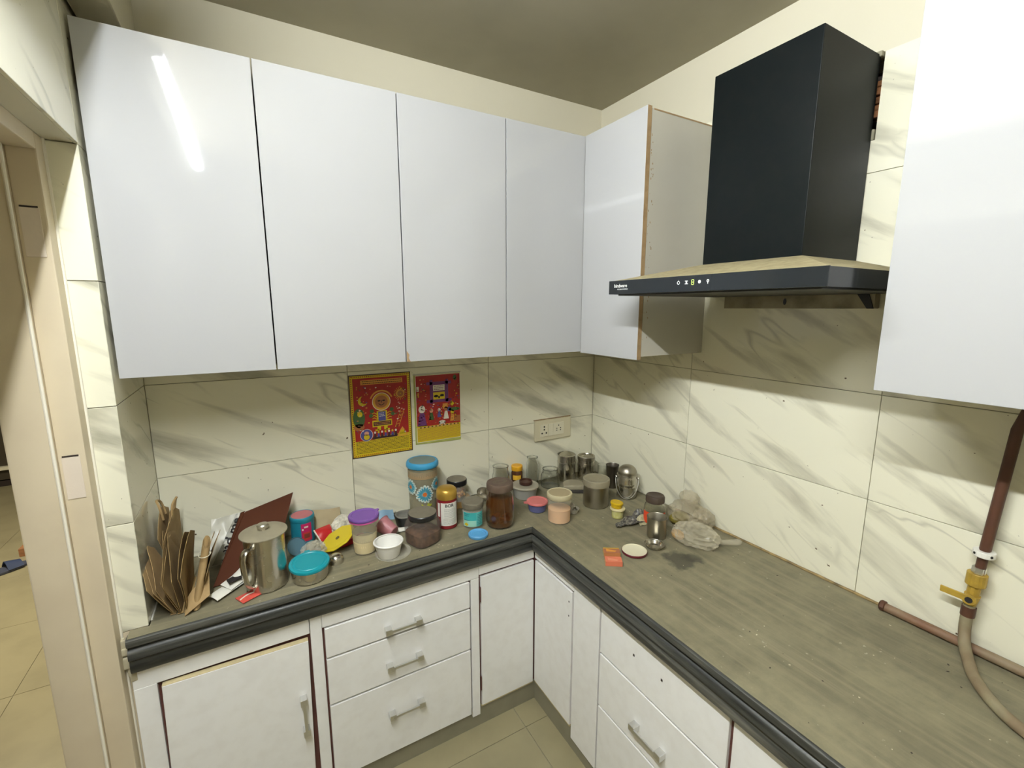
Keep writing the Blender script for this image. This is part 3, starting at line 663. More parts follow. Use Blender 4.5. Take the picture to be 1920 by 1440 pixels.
# ------------------------------------------------------------------ gas pipe
rust = mat('rusty_brown_paint', (.085, .034, .018), .5, var=(30, .6, (.07, .03, .02)), bump=(60, .5))
hose_m = mat('grimy_hose', (.27, .235, .14), .65, var=(14, .7, (.16, .10, .055)), bump=(50, .4))
brass = mat('yellow_brass_valve', (.50, .33, .05), .4, metal=.3, var=(50, .5, (.3, .19, .04)))
gp = thing('gas_pipe', 'brown gas pipe on the side wall with yellow shut-off valve and hose', 'pipe')
MB().tube([(-.03, -1.447, .268), (-.03, -1.462, .56), (-.031, -1.472, .60), (-.036, -1.485, .64), (-.04, -1.49, .70)], .0105, 14).build('riser_pipe', rust, gp)
MB().tube([(-.03, -1.444, .205), (-.03, -1.447, .27)], .0095, 14).build('connector', rust, gp)
cl = MB(); cl.tube([(-.03, -1.4465, .252), (-.03, -1.4468, .266)], .020, 16); cl.box(-.03, -.0005, -1.452, -1.441, .253, .265); c_ = cl.build('wall_clamp', white_pl, gp, bevel=.002)
for a in (-.7, .9, 2.6): MB().lathe([(0, 0), (.003, 0), (.003, .001), (0, .001)], 10, 0, Matrix.Translation((-.03 - .0195 * math.cos(a), -1.4466 - .0195 * math.sin(a), .259)) @ Matrix.Rotation(a, 4, 'Z') @ Matrix.Rotation(-PI / 2, 4, 'Y')).build('screw', ink, c_)
MB().tube([(-.03, -1.4425, .207), (-.03, -1.443, .222)], .0125, 6).build('hex_nut', chrome, gp)
v = MB(); v.tube([(-.03, -1.4415, .176), (-.03, -1.442, .206)], [.0185, .0185], 18); v.tube([(-.03, -1.440, .150), (-.03, -1.4415, .178)], .012, 12); v.tube([(-.03, -1.438, .118), (-.03, -1.440, .150)], [.010, .015], 12)
vv = v.build('valve_body', brass, gp, bevel=.001)
lv = MB(); lv.tube([(-.046, -1.439, .143), (-.052, -1.44, .143)], .013, 14); lv.box(-.054, -.049, -1.437, -1.388, .138, .153, 0, Matrix.Translation((0, 0, 0)))
lv.build('lever', brass, vv, bevel=.001)
MB().tube([(-.0525, -1.44, .143), (-.0545, -1.44, .143)], .007, 12).build('lever_screw', ink, vv)
hp = [(-.03, -1.438, .124), (-.031, -1.437, .09), (-.036, -1.439, .055), (-.055, -1.448, .028), (-.095, -1.468, .015), (-.14, -1.49, .0125), (-.19, -1.528, .0125), (-.225, -1.57, .0125), (-.25, -1.63, .0125), (-.262, -1.72, .0125), (-.265, -1.85, .0125)]
def smoothpath(pts, n=6):
    pts = [Vector(p) for p in pts]; out = []
    for i in range(len(pts) - 1):
        p0, p1, p2, p3 = pts[max(i - 1, 0)], pts[i], pts[i + 1], pts[min(i + 2, len(pts) - 1)]
        for k in range(n):
            t = k / n; out.append(.5 * ((2 * p1) + (p2 - p0) * t + (2 * p0 - 5 * p1 + 4 * p2 - p3) * t * t + (3 * p1 - p0 - 3 * p2 + p3) * t ** 3))
    out.append(pts[-1]); return out
MB().tube(smoothpath(hp), .0115, 14).build('hose', hose_m, gp)
MB().tube([(-.03, -1.4375, .093), (-.03, -1.438, .118)], .0135, 14).build('hose_cuff', rust, gp)
st = thing('pipe_stub', 'brown capped pipe lying along the worktop at the side wall', 'pipe')
MB().tube([(-.022, -1.278, .013), (-.022, -1.40, .013), (-.023, -1.6, .013), (-.022, -2.0, .013), (-.022, -2.5, .013)], .0115, 14).build('pipe', mat('brown_grimy_pipe', (.17, .085, .045), .6, var=(7, .9, (.24, .20, .12)), bump=(40, .5)), st)
MB().lathe([(0, 0), (.011, 0), (.0145, .004), (.0145, .012), (.0117, .014), (0, .014)], 8, 0, Matrix.Translation((-.022, -1.266, .0147)) @ Matrix.Rotation(PI / 2, 4, 'X')).build('torn_end', rust, st)

# ------------------------------------------------------------------ helpers for jars
def shell(r_prof, t=.0018):
    """outer profile [(r,z)...] bottom->top, returns closed glass wall profile with inner side"""
    inner = [(max(r - t, .0005), z + (t * 1.6 if i == 0 else 0)) for i, (r, z) in enumerate(r_prof)]
    return [(0, r_prof[0][1])] + r_prof + list(reversed(inner)) + [(0, inner[0][1])]
def lid_prof(r, z0, h, lip=.0, dome=0.0, rec=.0012):
    return [(0, z0), (r, z0), (r + lip, z0 + .0015), (r + lip, z0 + h - .0025), (r + lip - .002, z0 + h), (r * .82, z0 + h + dome * .2), (r * .78, z0 + h - rec + dome * .3), (0, z0 + h - rec + dome)]
def wrap(pts, r, a0, z0=0): return [(r * math.cos(a0 + s / r), r * math.sin(a0 + s / r), z0 + z) for s, z in pts]
def label_patch(mb, r, a0, s0, s1, z0, z1, m=0, n=14):
    for k in range(n):
        p, q = s0 + (s1 - s0) * k / n, s0 + (s1 - s0) * (k + 1) / n
        mb.flat(wrap([(p, z0), (q, z0), (q, z1), (p, z1)], r, a0), m)
def wrap_text(mb, body, size, r, a0, s, z, m=0, rot=0):
    vs, fs = text_mb(body, size, True); c, sn = math.cos(rot), math.sin(rot)
    mb.add([wrap([(s + p.x * c - p.y * sn, z + p.x * sn + p.y * c)], r, a0)[0] for p in vs], fs, m)
def wrap_words(mb, r, a0, s0, s1, z0, z1, rows, m, rnd):
    dz = (z1 - z0) / rows
    for k in range(rows):
        s = s0; z = z0 + dz * (k + .5)
        while s < s1 - .002:
            w = rnd.uniform(.002, .006); e = min(s + w, s1); mb.flat(wrap([(s, z - dz * .16), (e, z - dz * .16), (e, z + dz * .16), (s, z + dz * .16)], r, a0), m); s += w + .001

# ------------------------------------------------------------------ left clutter
# kraft bags leaning in the corner
kraft = mat('brown_kraft_paper', (.30, .195, .075), .8, var=(18, .6, (.20, .125, .045)), bump=(35, .6))
kraft_l = mat('light_kraft_paper', (.37, .25, .11), .8, var=(18, .5, (.27, .175, .07)), bump=(35, .6))
def kraft_bag(label, lean, x0, y0, ht, dp, front, seedv, m=kraft, handles=False, layers=3):
    """folded flat paper bag standing on its long edge, plane roughly y-z, leaning by an angle in x; front = height of its near end"""
    t = thing('paper_bag', label, 'paper bag', (x0, y0, 0.0), 0, 'folded kraft paper bags in the corner')
    rnd = random.Random(seedv); sl, cl = math.sin(lean), math.cos(lean)
    for L_ in range(layers):
        off = (L_ - (layers - 1) / 2) * .0052; ph = rnd.uniform(0, 6); cutf = rnd.uniform(.86, 1.0)
        def fn(u, v, off=off, ph=ph, cutf=cutf):
            k = min(1.0, u / .62); top = (front + (ht - front) * k) * cutf - max(0, u - .75) * .12
            z = .004 + v * top
            yy = dp * u - .045 * (v * front / .12) * (1 - u)          # near end flares toward the viewer as it rises
            xx = off * (.3 + 1.5 * v) + sl * z + .006 * math.sin(3.3 * u + ph + 2 * v) * v
            return (xx, yy, z * cl)
        MB().sheet(fn, 12, 10, .0011).build('paper_layer', m, t, smooth=28)
    MB().sheet(lambda u, v: (sl * .012 + (v - .5) * .013, dp * u * .96, .003 + .002 * math.sin(5 * u)), 8, 2, .0012).build('gusset', m, t, smooth=28)
    if handles:
        zt = ht * .95
        for k in (-1, 1):
            pts = [(sl * zt + k * .010, dp * .35, zt * cl - .02), (sl * zt + k * .016, dp * .36, zt * cl + .022), (sl * zt + k * .024, dp * .5, zt * cl + .034), (sl * zt + k * .018, dp * .66, zt * cl + .02), (sl * zt + k * .010, dp * .68, zt * cl - .02)]
            MB().tube(smoothpath(pts, 4), .0036, 6).build('handle', kraft_l, t)
    return t
kraft_bag('tall kraft paper bag with looped handles at the back of the corner', math.radians(-3), -1.722, -.19, .235, .15, .20, 1, kraft_l, True, 3)
kraft_bag('kraft paper bag leaning on the left wall, leftmost of the bunch', math.radians(-20), -1.714, -.325, .19, .13, .115, 2, kraft_l, False, 3)
kraft_bag('kraft paper bag second from the left wall', math.radians(-9), -1.700, -.33, .195, .20, .125, 6, kraft, False, 3)
kraft_bag('upright kraft paper bag in the middle of the bunch', math.radians(2), -1.688, -.332, .185, .20, .135, 3, kraft, False, 2)
kraft_bag('kraft paper bag leaning outward beside the white carrier bag', math.radians(20), -1.667, -.285, .18, .16, .10, 4, kraft, False, 2)
# rolled bag with a rubber band
t = thing('paper_roll', 'rolled kraft paper held by a thin band amid the paper bags', 'paper roll', (-1.667, -.322, .004))
def rollfn(u, v):
    a = u * 4.6 * PI; r = .006 + .0016 * a / PI; z = v * .165
    return (r * math.cos(a) * .8 + .22 * z, r * math.sin(a) * 1.4 + .25 * z, z + .012 * math.sin(a) * (v > .5))
MB().sheet(rollfn, 60, 3, .0009).build('roll', kraft_l, t)
MB().tube([(.0155 * math.cos(k * PI / 8) * .95 + .0297, .0155 * math.sin(k * PI / 8) * 1.5 + .0338, .135) for k in range(16)], .0012, 6, closed=True).build('rubber_band', cream_pl, t)
t = tag(MB().sheet(lambda u, v: (-1.690 + .058 * u, -.350 + .022 * u + .040 * v, .003 + .030 * u + .055 * v * (.35 + .65 * u) + .006 * math.sin(6 * u) * v), 12, 8, .0018).build('paper_flap', kraft_l, smooth=30), 'torn kraft paper flap in front of the paper bags', 'paper')
# white plastic carrier bag with lettering
t = thing('carrier_bag', 'crumpled white plastic bag with black lettering against the back wall', 'bag', (0, 0, 0))
wpl = mat('white_plastic_film', (.58, .56, .47), .35, var=(14, .5, (.46, .44, .35)), bump=(25, .6))
def wb_fn(u, v):
    x = -1.648 + .155 * u + .012 * v; z = .004 + (.128 + .010 * u) * v
    return (x, -.105 + .075 * v + .010 * noise.noise((u * 6, v * 6, 1.3)), z)
MB().sheet(wb_fn, 22, 18, .006).build('bag_film', wpl, t, smooth=40)
grey_film = mat('grey_film_panel', (.27, .26, .20), .4)
def on_bag(u, v, d=.0045):
    p = Vector(wb_fn(u, v)); return (p.x, p.y - d, p.z + .002)
m_ = MB()
for k in range(10):
    v0, v1 = .02 + k * .097, .02 + (k + 1) * .097; f = lambda v: .03 + .42 * v
    m_.flat([on_bag(f(v0), v0), on_bag(f(v0) + .22, v0), on_bag(f(v1) + .22, v1), on_bag(f(v1), v1)])
m_.build('grey_panel', grey_film, t)
vs, fs = text_mb('read me', .036, True); c_, s_ = math.cos(math.radians(70)), math.sin(math.radians(70)); tm = MB()
tm.add([on_bag(.345 + (p.x * c_ - p.y * s_) / .155, .50 + (p.x * s_ + p.y * c_) / .133, .0075) for p in vs], fs); tm.build('lettering', ink, t, smooth=0, fixn=False)
# maroon paper carrier bag
mar = mat('maroon_paper', (.070, .022, .010), .75, spec=.12, var=(10, .5, (.05, .016, .007)), bump=(30, .15))
t = thing('paper_carrier_bag', 'flat maroon paper carrier bag with white cord handle behind the steel jug', 'paper bag')
A_, B_, C__, D_ = Vector((-1.632, -.235, .002)), Vector((-1.470, -.205, .002)), Vector((-1.392, -.040, .176)), Vector((-1.540, -.062, .146))
nrm = (B_ - A_).cross(D_ - A_).normalized()
if nrm.y > 0: nrm = -nrm
for k, off in enumerate((0, .017)):
    sc_ = 1 - .05 * k
    def mf(u, v, off=off, sc_=sc_):
        p = A_ * (1 - u) * (1 - v) + B_ * u * (1 - v) + C__ * u * v + D_ * (1 - u) * v
        return p + nrm * (off * (.2 + v)) + (Vector((0, 0, -.006)) * k * v)
    MB().sheet(mf, 8, 8, .0016).build('panel', mar, t, smooth=30)
MB().sheet(lambda u, v: A_ + (D_ - A_) * v + nrm * (.011 * (.2 + v) * u) + Vector((-.012 * math.sin(PI * u) * v, 0, 0)), 6, 8, .0014).build('gusset', mar, t, smooth=30)
cord = mat('white_cord', (.72, .66, .56), .8)
hpt = [C__ * .80 + D_ * .20 + nrm * .0145 + Vector((-.0, 0, -.012)), C__ * .80 + D_ * .20 + nrm * .02 + Vector((.004, -.004, -.030)), C__ * .78 + D_ * .22 + nrm * .022 + Vector((-.004, -.006, -.050)), C__ * .72 + D_ * .28 + nrm * .022 + Vector((-.014, -.008, -.062))]
MB().tube(smoothpath(hpt, 5), .0028, 8).build('cord_handle', cord, t)
# white paper envelope and red sachet
t = thing('folded_paper', 'torn white folded paper sleeve lying in front of the maroon bag', 'paper', (-1.572, -.262, .001), math.radians(38))
def pf(u, v): return (-.075 + .13 * u, -.024 + .044 * v + .015 * u, .004 + .006 * math.sin(4 * u + 1) * math.sin(3 * v) + .004)
MB().sheet(pf, 12, 8, .0012).build('lower_leaf', wht, t, smooth=30)
MB().sheet(lambda u, v: (-.030 + .090 * u, -.020 + .046 * v + .02 * u, .012 + .030 * (1 - v) * v * 4 * u + .006 * v), 12, 8, .0012).build('upper_leaf', wht, t, smooth=30)
MB().prism([(-.03, -.010), (.02, -.014), (.040, .006), (.02, .020), (-.02, .016)], .026, .0272, 0, Matrix.Rotation(math.radians(5), 4, 'Y')).build('black_print', ink, t)
t = thing('sachet', 'small red foil sachet at the foot of the steel jug', 'sachet', (-1.541, -.3365, .0005), math.radians(28))
MB().sheet(lambda u, v: (-.026 + .052 * u, -.021 + .042 * v, .003 + .005 * math.sin(PI * u) * math.sin(PI * v)), 10, 8, .002).build('packet', mat('red_foil', (.60, .085, .06), .35), t)
MB().sheet(lambda u, v: (-.024 + .048 * u, -.003 + .005 * v, .0048 + .005 * math.sin(PI * u) * .97), 10, 2, .0006).build('white_stripe', pwh, t)

# steel jug
t = thing('steel_jug', 'tall stainless steel jug with lid, knob and side handle', 'jug', (-1.489, -.290, 0))
MB().lathe(shell([(.0545, .002), (.0565, .004), (.0565, .012), (.0555, .05), (.0545, .12), (.0555, .158), (.057, .166)], .0012), 48).build('body', steel, t)
ld = MB().lathe([(0, .166), (.0635, .166), (.0645, .168), (.0640, .170), (.055, .1735), (.03, .176), (.014, .1765), (0, .1765)], 48).build('lid', dust_top, t)
MB().lathe([(0, .1765), (.012, .1765), (.0115, .182), (.016, .184), (.0165, .191), (.014, .194), (0, .195)], 28).build('knob', steel, ld)
ja = cam_angle(-1.489, -.290) - .72; c_, s_ = math.cos(ja), math.sin(ja)
pr = [(.054, .142), (.066, .146), (.080, .142), (.087, .125), (.086, .09), (.081, .055), (.072, .035), (.060, .026), (.054, .026)]
hnd = MB()
pts = smoothpath([(c_ * r, s_ * r, z) for r, z in pr], 5); vs = []; n_ = len(pts); tang = Vector((-s_, c_, 0))
for i, p in enumerate(pts):
    d_ = (pts[min(i + 1, n_ - 1)] - pts[max(i - 1, 0)]).normalized(); nn = d_.cross(tang).normalized()
    for k in range(8):
        a = 2 * PI * k / 8; vs.append(p + tang * (.0105 * math.cos(a)) + nn * (.004 * math.sin(a)))
hnd.add(vs, [(i * 8 + k, i * 8 + (k + 1) % 8, (i + 1) * 8 + (k + 1) % 8, (i + 1) * 8 + k) for i in range(n_ - 1) for k in range(8)])
hnd.build('handle', steel, t, smooth=60)
# steel bowl with teal lid (lid tilted towards the viewer)
t = thing('lidded_bowl', 'round steel bowl covered by a teal plastic lid', 'bowl', (-1.374, -.318, 0))
MB().lathe(shell([(.046, .001), (.050, .004), (.052, .012), (.0535, .046)], .0012), 48).build('bowl', steel, t)
teal = mat('teal_plastic', (.005, .26, .31), .35)
TT = Matrix.Translation((0, 0, .051)) @ Matrix.Rotation(math.radians(5), 4, 'X')
lp = [(0, -.004), (.052, -.004), (.058, -.006), (.0588, -.002), (.0575, .002), (.050, .003), (.0475, .0005), (.044, .0005), (.042, .0022), (0, .0022)]
MB().lathe(lp, 48, 0, TT).box(-.008, .008, .056, .066, -.003, .001, 0, TT).build('lid', teal, t)
# small upturned steel bowl
t = tag(MB().lathe([(.0235, .001), (.0235, .008), (.0225, .018), (.016, .026), (.008, .0295), (0, .030)], 32).build('steel_cup', steel, loc=(-1.291, -.268, 0)), 'small upturned steel cup beside the teal-lidded bowl', 'cup')
# yellow lid leaning
yl = mat('yellow_plastic', (.60, .46, .02), .4)
t = thing('box_lid', 'flat yellow eight-sided plastic lid leaning against the clutter', 'lid', (-1.270, -.185, .0400))
T8 = Matrix.Rotation(math.radians(-6), 4, 'Z') @ Matrix.Rotation(math.radians(-27), 4, 'Y') @ Matrix.Rotation(math.radians(10), 4, 'X')
o8 = lambda r: [(r * math.cos(PI / 8 + k * PI / 4), .80 * r * math.sin(PI / 8 + k * PI / 4)) for k in range(8)]
MB().prism(o8(.066), -.002, .0015, 0, T8).build('disc', yl, t, bevel=.0012)
MB().prism(o8(.054), .0016, .0024, 0, T8).build('raised_panel', yl, t, bevel=.0005)
MB().lathe([(0, .0025), (.007, .0025), (.007, .0032), (0, .0032)], 14, 0, T8).build('dark_mark', mat('olive_mark', (.10, .085, .02), .6), t)
# teal tin with pink lid
t = thing('plastic_jar', 'teal ribbed plastic jar with pink lid and magenta label', 'jar', (-1.3685, -.062, 0))
tealb = mat('teal_jar_plastic', (.015, .20, .27), .35)
MB().lathe([(0, .001), (.037, .001), (.0385, .004)] + [(.0385 + .0008 * (k % 2), .008 + k * .006) for k in range(13)] + [(.0385, .088), (0, .088)], 40).build('body', tealb, t)
MB().lathe([(0, .086), (.0405, .086), (.0410, .092), (.0405, .099), (.039, .101), (.037, .101), (.036, .0995), (0, .0995)], 40).build('lid', tealb, t)
MB().lathe([(0, .0996), (.0355, .0996), (.0355, .1005), (0, .1005)], 36).build('lid_inlay', mat('pink_inlay', (.42, .13, .14), .5), t)
a0 = cam_angle(-1.3685, -.062); lb = MB()
label_patch(lb, .0399, a0, -.006, .030, .014, .080, 0); label_patch(lb, .0401, a0, -.002, .026, .018, .048, 1); label_patch(lb, .0402, a0, .003, .022, .026, .042, 2); label_patch(lb, .0401, a0, .004, .018, .064, .070, 3); label_patch(lb, .0401, a0, -.003, .002, .056, .062, 3)
lb.build('label', [mat('magenta_label', (.42, .012, .10), .45), mat('label_red', (.45, .03, .03), .45), mat('label_brown', (.16, .035, .02), .5), pwh], t, smooth=0, fixn=False)
# blue translucent lid leaning on the teal jar
t = tag(MB().lathe([(0, 0), (.028, 0), (.031, .002), (.0315, .006), (.0300, .007), (.029, .0035), (0, .003)], 36, 0, Matrix.Rotation(math.radians(25), 4, 'Z') @ Matrix.Rotation(math.radians(52), 4, 'X')).build('jar_lid', mat('dusty_blue_plastic', (.10, .20, .25), .35, trans=.3), loc=(-1.398, -.150, .0265)), 'translucent blue-grey lid leaning in front of the teal jar', 'lid')
# crumpled clear wrap
def crumple(name, rx, ry, rz, seedv, amp, m, label, cat, loc, rot=0, sub=4, freq=3.0, flat=0.0, ridge=True):
    bm = bmesh.new(); bmesh.ops.create_icosphere(bm, subdivisions=sub, radius=1)
    off = Vector((seedv * 3.7, seedv * 1.3, seedv))
    for v in bm.verts:
        p = v.co.copy(); n = noise.noise(p * freq + off) + .55 * noise.noise(p * freq * 2.3 + off)
        if ridge: n = 1 - 2 * abs(n)
        s = 1 + amp * n; q = Vector((p.x * rx * s, p.y * ry * s, p.z * rz * s))
        q.z = max(q.z, -rz * .92 + flat + .004 * noise.noise(p * 9)); v.co = q
    zmin = min(v.co.z for v in bm.verts)
    for v in bm.verts: v.co.z += -zmin + .0008
    me = bpy.data.meshes.new(name); bm.to_mesh(me); bm.free(); me.materials.append(m)
    for p in me.polygons: p.use_smooth = True
    me.set_sharp_from_angle(angle=math.radians(28))
    o = bpy.data.objects.new(name, me); COL.objects.link(o); o.location = (loc[0], loc[1], loc[2] + H); o.rotation_euler[2] = rot
    return tag(o, label, cat)
film = mat('crinkled_clear_film', (.70, .67, .55), .12, alpha=.28, bump=(40, .9, .01))
crumple('plastic_wrap', .034, .022, .028, 2, .35, film, 'crumpled clear plastic wrap behind the teal-lidded bowl', 'wrapper', (-1.352, -.212, 0), .3)
# cardboard, paper, packets behind
t = tag(MB().sheet(lambda u, v: (-1.335 + .10 * u, -.050 + .035 * v - .012 * math.sin(3 * u), .003 + .088 * v * (1 - .12 * u)), 8, 6, .003).build('cardboard_piece', mat('beige_cardboard', (.42, .34, .20), .8, var=(20, .5, (.33, .26, .15)), bump=(30, .4)), smooth=30), 'beige cardboard sheet leaning on the back wall right of the teal jar', 'cardboard')
crumple('crumpled_paper', .040, .026, .036, 5, .30, mat('receipt_paper', (.66, .62, .50), .8, var=(90, .5, (.3, .28, .22))), 'crumpled printed white paper behind the purple-lidded jar', 'paper', (-1.238, -.096, 0), .5, 3)
t = thing('snack_packet', 'small shiny red packet lying behind the yellow lid', 'packet', (-1.300, -.098, 0), .4)
MB().sheet(lambda u, v: (-.030 + .06 * u, -.022 + .044 * v, .012 + .03 * v + .012 * math.sin(PI * u) * math.sin(PI * v)), 10, 8, .003).build('packet', mat('shiny_red_film', (.45, .02, .02), .25), t)
MB().sheet(lambda u, v: (-.031 + .003 * u, -.022 + .044 * v, .0125 + .03 * v), 2, 6, .0045).build('crimped_end', pwh, t)
t = tag(MB().box(-.045, .045, -.016, .016, .0008, .022).build('biscuit_packet', mat('red_carton', (.42, .02, .025), .4), bevel=.003, loc=(-1.222, -.160, 0), rz=.25), 'red packet on the worktop left of the purple-lidded jar', 'packet')
# purple-lidded jar
t = thing('plastic_jar', 'clear plastic jar of cream powder with purple lid', 'jar', (-1.191, -.242, 0))
MB().lathe(shell([(.034, .001), (.0375, .005), (.040, .04), (.043, .09), (.0455, .122)], .0013), 44).build('body', glass_dusty, t)
MB().lathe([(0, .0035), (.0355, .0055), (.038, .03), (.0388, .044), (.02, .047), (0, .043)], 36).build('powder', mat('cream_powder', (.78, .63, .30), .9, bump=(60, .5)), t)
MB().lathe([(.0392, .048), (.0400, .06), (.0412, .075), (.0408, .075), (.0396, .06), (.0388, .048), (.0392, .048)], 36).build('powder_film', mat('powder_film', (.72, .62, .36), .9, alpha=.55), t)
purp = mat('purple_plastic', (.19, .085, .33), .4)
MB().lathe([(0, .121), (.048, .121), (.0505, .124), (.0510, .130), (.049, .1335), (.042, .1335), (.039, .131), (0, .131)], 48).prism([(.046, -.009), (.062, -.003), (.062, .003), (.046, .009)], .126, .131, 0, Matrix.Rotation(math.radians(25), 4, 'Z')).build('lid', purp, t)
MB().lathe([(.0470, .1165), (.0488, .1165), (.0492, .1215), (.0470, .1215), (.0470, .1165)], 48).build('lid_rim', mat('pink_plastic', (.55, .09, .30), .4), t)
# white cup standing on a clear lid
t = thing('tub_lid', 'clear plastic lid lying flat under the white cup', 'lid', (-1.112, -.303, 0))
MB().lathe([(0, .0006), (.058, .0006), (.060, .003), (.059, .0036), (.056, .0018), (0, .0018)], 44).build('disc', film, t)
t = thing('cup', 'empty white plastic tub without lid', 'cup', (-1.129, -.311, .0019))
MB().lathe(shell([(.034, .0), (.0355, .002), (.0455, .046), (.0492, .0475), (.0495, .050), (.0475, .0515), (.0455, .0505)], .0014), 44).build('tub', mat('white_tub_plastic', (.82, .80, .74), .4), t)
# dark jar
t = thing('square_jar', 'squarish clear jar of dark spice with dusty black lid', 'jar', (-.998, -.280, 0))
sq = lambda a, z: 1 / (abs(math.cos(a - .35)) ** 4 + abs(math.sin(a - .35)) ** 4) ** .25 * .94 if z < .088 else 1.0
MB().lathe(shell([(.048, .001), (.055, .005), (.057, .02), (.058, .065), (.054, .082), (.046, .091), (.0455, .096)], .002), 48, 0, None, sq).build('body', mat('smoky_plastic', (.22, .18, .15), .07, alpha=.20), t)
MB().lathe([(0, .004), (.052, .006), (.054, .03), (.0545, .046), (.03, .056), (0, .052)], 32, 0, None, sq).build('spice', mat('dark_spice', (.10, .045, .022), .9, var=(45, .9, (.24, .12, .06)), bump=(90, 1.0)), t)
l_ = MB().lathe(lid_prof(.0495, .094, .018, .001), 48).build('lid', black_m, t)
MB().lathe([(0, .1112), (.0485, .1112), (.0485, .1125), (0, .1125)], 40).build('dust_layer', dust_plastic, l_)
# black bowl with clear lid
t = thing('takeaway_bowl', 'black plastic bowl with clear inset lid behind the dark jar', 'bowl', (-1.018, -.122, 0))
MB().lathe(shell([(.028, .001), (.030, .004), (.0385, .040), (.0395, .042)], .0014), 40).build('bowl', black_m, t)
MB().lathe([(0, .034), (.028, .034), (.030, .042), (.036, .043), (.036, .044), (.0292, .0432), (.0272, .0355), (0, .0355)], 40).build('lid', glass_dusty, t)
# pink tub lying on its side + small white scrap
t = tag(MB().lathe(shell([(.020, 0), (.022, .002), (.031, .058), (.034, .060)], .0014), 36, 0, Matrix.Translation((0, 0, .034)) @ Matrix.Rotation(math.radians(35), 4, 'Z') @ Matrix.Rotation(math.radians(-70), 4, 'X') @ Matrix.Translation((0, 0, -.03))).build('pink_tub', mat('dusty_pink_plastic', (.42, .17, .18), .45), loc=(-1.098, -.185, 0)), 'translucent pink plastic tub lying on its side', 'tub')
t = tag(MB().sheet(lambda u, v: (-1.065 + .05 * u, -.178 + .03 * v, .004 + .012 * math.sin(PI * v) * (1 - u)), 6, 5, .0014).build('paper_scrap', wht, smooth=30), 'white paper scrap between the pink tub and dark jar', 'paper')
t = tag(MB().sheet(lambda u, v: (-1.098 + .06 * u, -.058 + .03 * v, .004 + .028 * v + .004 * math.sin(5 * u)), 6, 5, .0016).build('blue_wrapper', mat('pale_blue_film', (.20, .32, .42), .4), smooth=30), 'pale blue wrapper behind the pink tub', 'wrapper')
# daisy jar
dx, dy = -.9245, -.0745
t = thing('tall_jar', 'tall clear jar printed with a blue daisy, sky-blue lid', 'jar', (dx, dy, 0))
MB().lathe(shell([(.046, .001), (.052, .006), (.0545, .02), (.0565, .10), (.058, .212)], .0014), 48).build('body', mat('greenish_plastic', (.42, .39, .26), .12, alpha=.34), t)
MB().lathe([(0, .005), (.048, .006), (.0525, .02), (.054, .075), (.054, .078), (0, .078)], 40).build('flour', mat('beige_flour', (.44, .38, .23), .9), t)
MB().lathe([(.0575, .196), (.0577, .168), (.0573, .168), (.0571, .196), (.0575, .196)], 40).build('flour_band', mat('tan_residue', (.42, .29, .15), .9, alpha=.8), t)
sky = mat('sky_blue_plastic', (.045, .29, .50), .4)
ld = MB().lathe([(0, .208), (.0615, .208), (.0635, .211), (.0635, .222), (.060, .229), (.055, .231), (.052, .2285), (0, .2285)], 48).build('lid', sky, t)
MB().lathe([(0, .2286), (.0515, .2286), (.0515, .2296), (0, .2296)], 40).build('dust_layer', mat('dusty_blue', (.17, .22, .20), .7), ld)
a0 = cam_angle(dx, dy); fp = MB()
def petals(s0, z0, R, m1, m2, m3):
    for k in range(16):
        a = 2 * PI * k / 16; l = R * (1 + .08 * math.sin(5 * k)); w = R * .20
        for (f0, f1, ww, mm, rr) in ((.22, 1.0, 1.0, m1, .0590), (.25, .80, .55, m2, .0592)):
            pts = [(f0 * l, -w * .3 * ww), ((f0 + f1) / 2 * l, -w * ww), (f1 * l * .96, -w * .6 * ww), (f1 * l, 0), (f1 * l * .96, w * .6 * ww), ((f0 + f1) / 2 * l, w * ww), (f0 * l, w * .3 * ww)]
            fp.flat(wrap([(s0 + p * math.cos(a) - q_ * math.sin(a), z0 + p * math.sin(a) + q_ * math.cos(a)) for p, q_ in pts], rr, a0), mm)
    fp.flat(wrap([(s0 + R * .24 * math.cos(k * PI / 8), z0 + R * .24 * math.sin(k * PI / 8)) for k in range(16)], .0595, a0), m3)
petals(.006, .108, .036, 0, 1, 2); petals(-.055, .135, .030, 0, 1, 2); petals(.062, .140, .028, 0, 1, 2)
for (sx, ang) in ((.004, 2.2), (.012, 1.2), (.022, .8), (-.004, 2.9)):
    fp.flat(wrap([(.010 + (sx - .01) * .4, .045), (.010 + .024 * math.cos(ang) - .004, .048 + .022 * math.sin(ang)), (.010 + .030 * math.cos(ang), .048 + .028 * math.sin(ang)), (.010 + .024 * math.cos(ang) + .006, .046 + .020 * math.sin(ang))], .0591, a0), 3)
fp.build('flower_print', [mat('petal_white', (.55, .62, .55), .5), mat('petal_blue', (.05, .27, .36), .5), mat('flower_centre', (.60, .14, .02), .5), mat('leaf_lime', (.45, .46, .05), .5)], t, smooth=0, fixn=False)
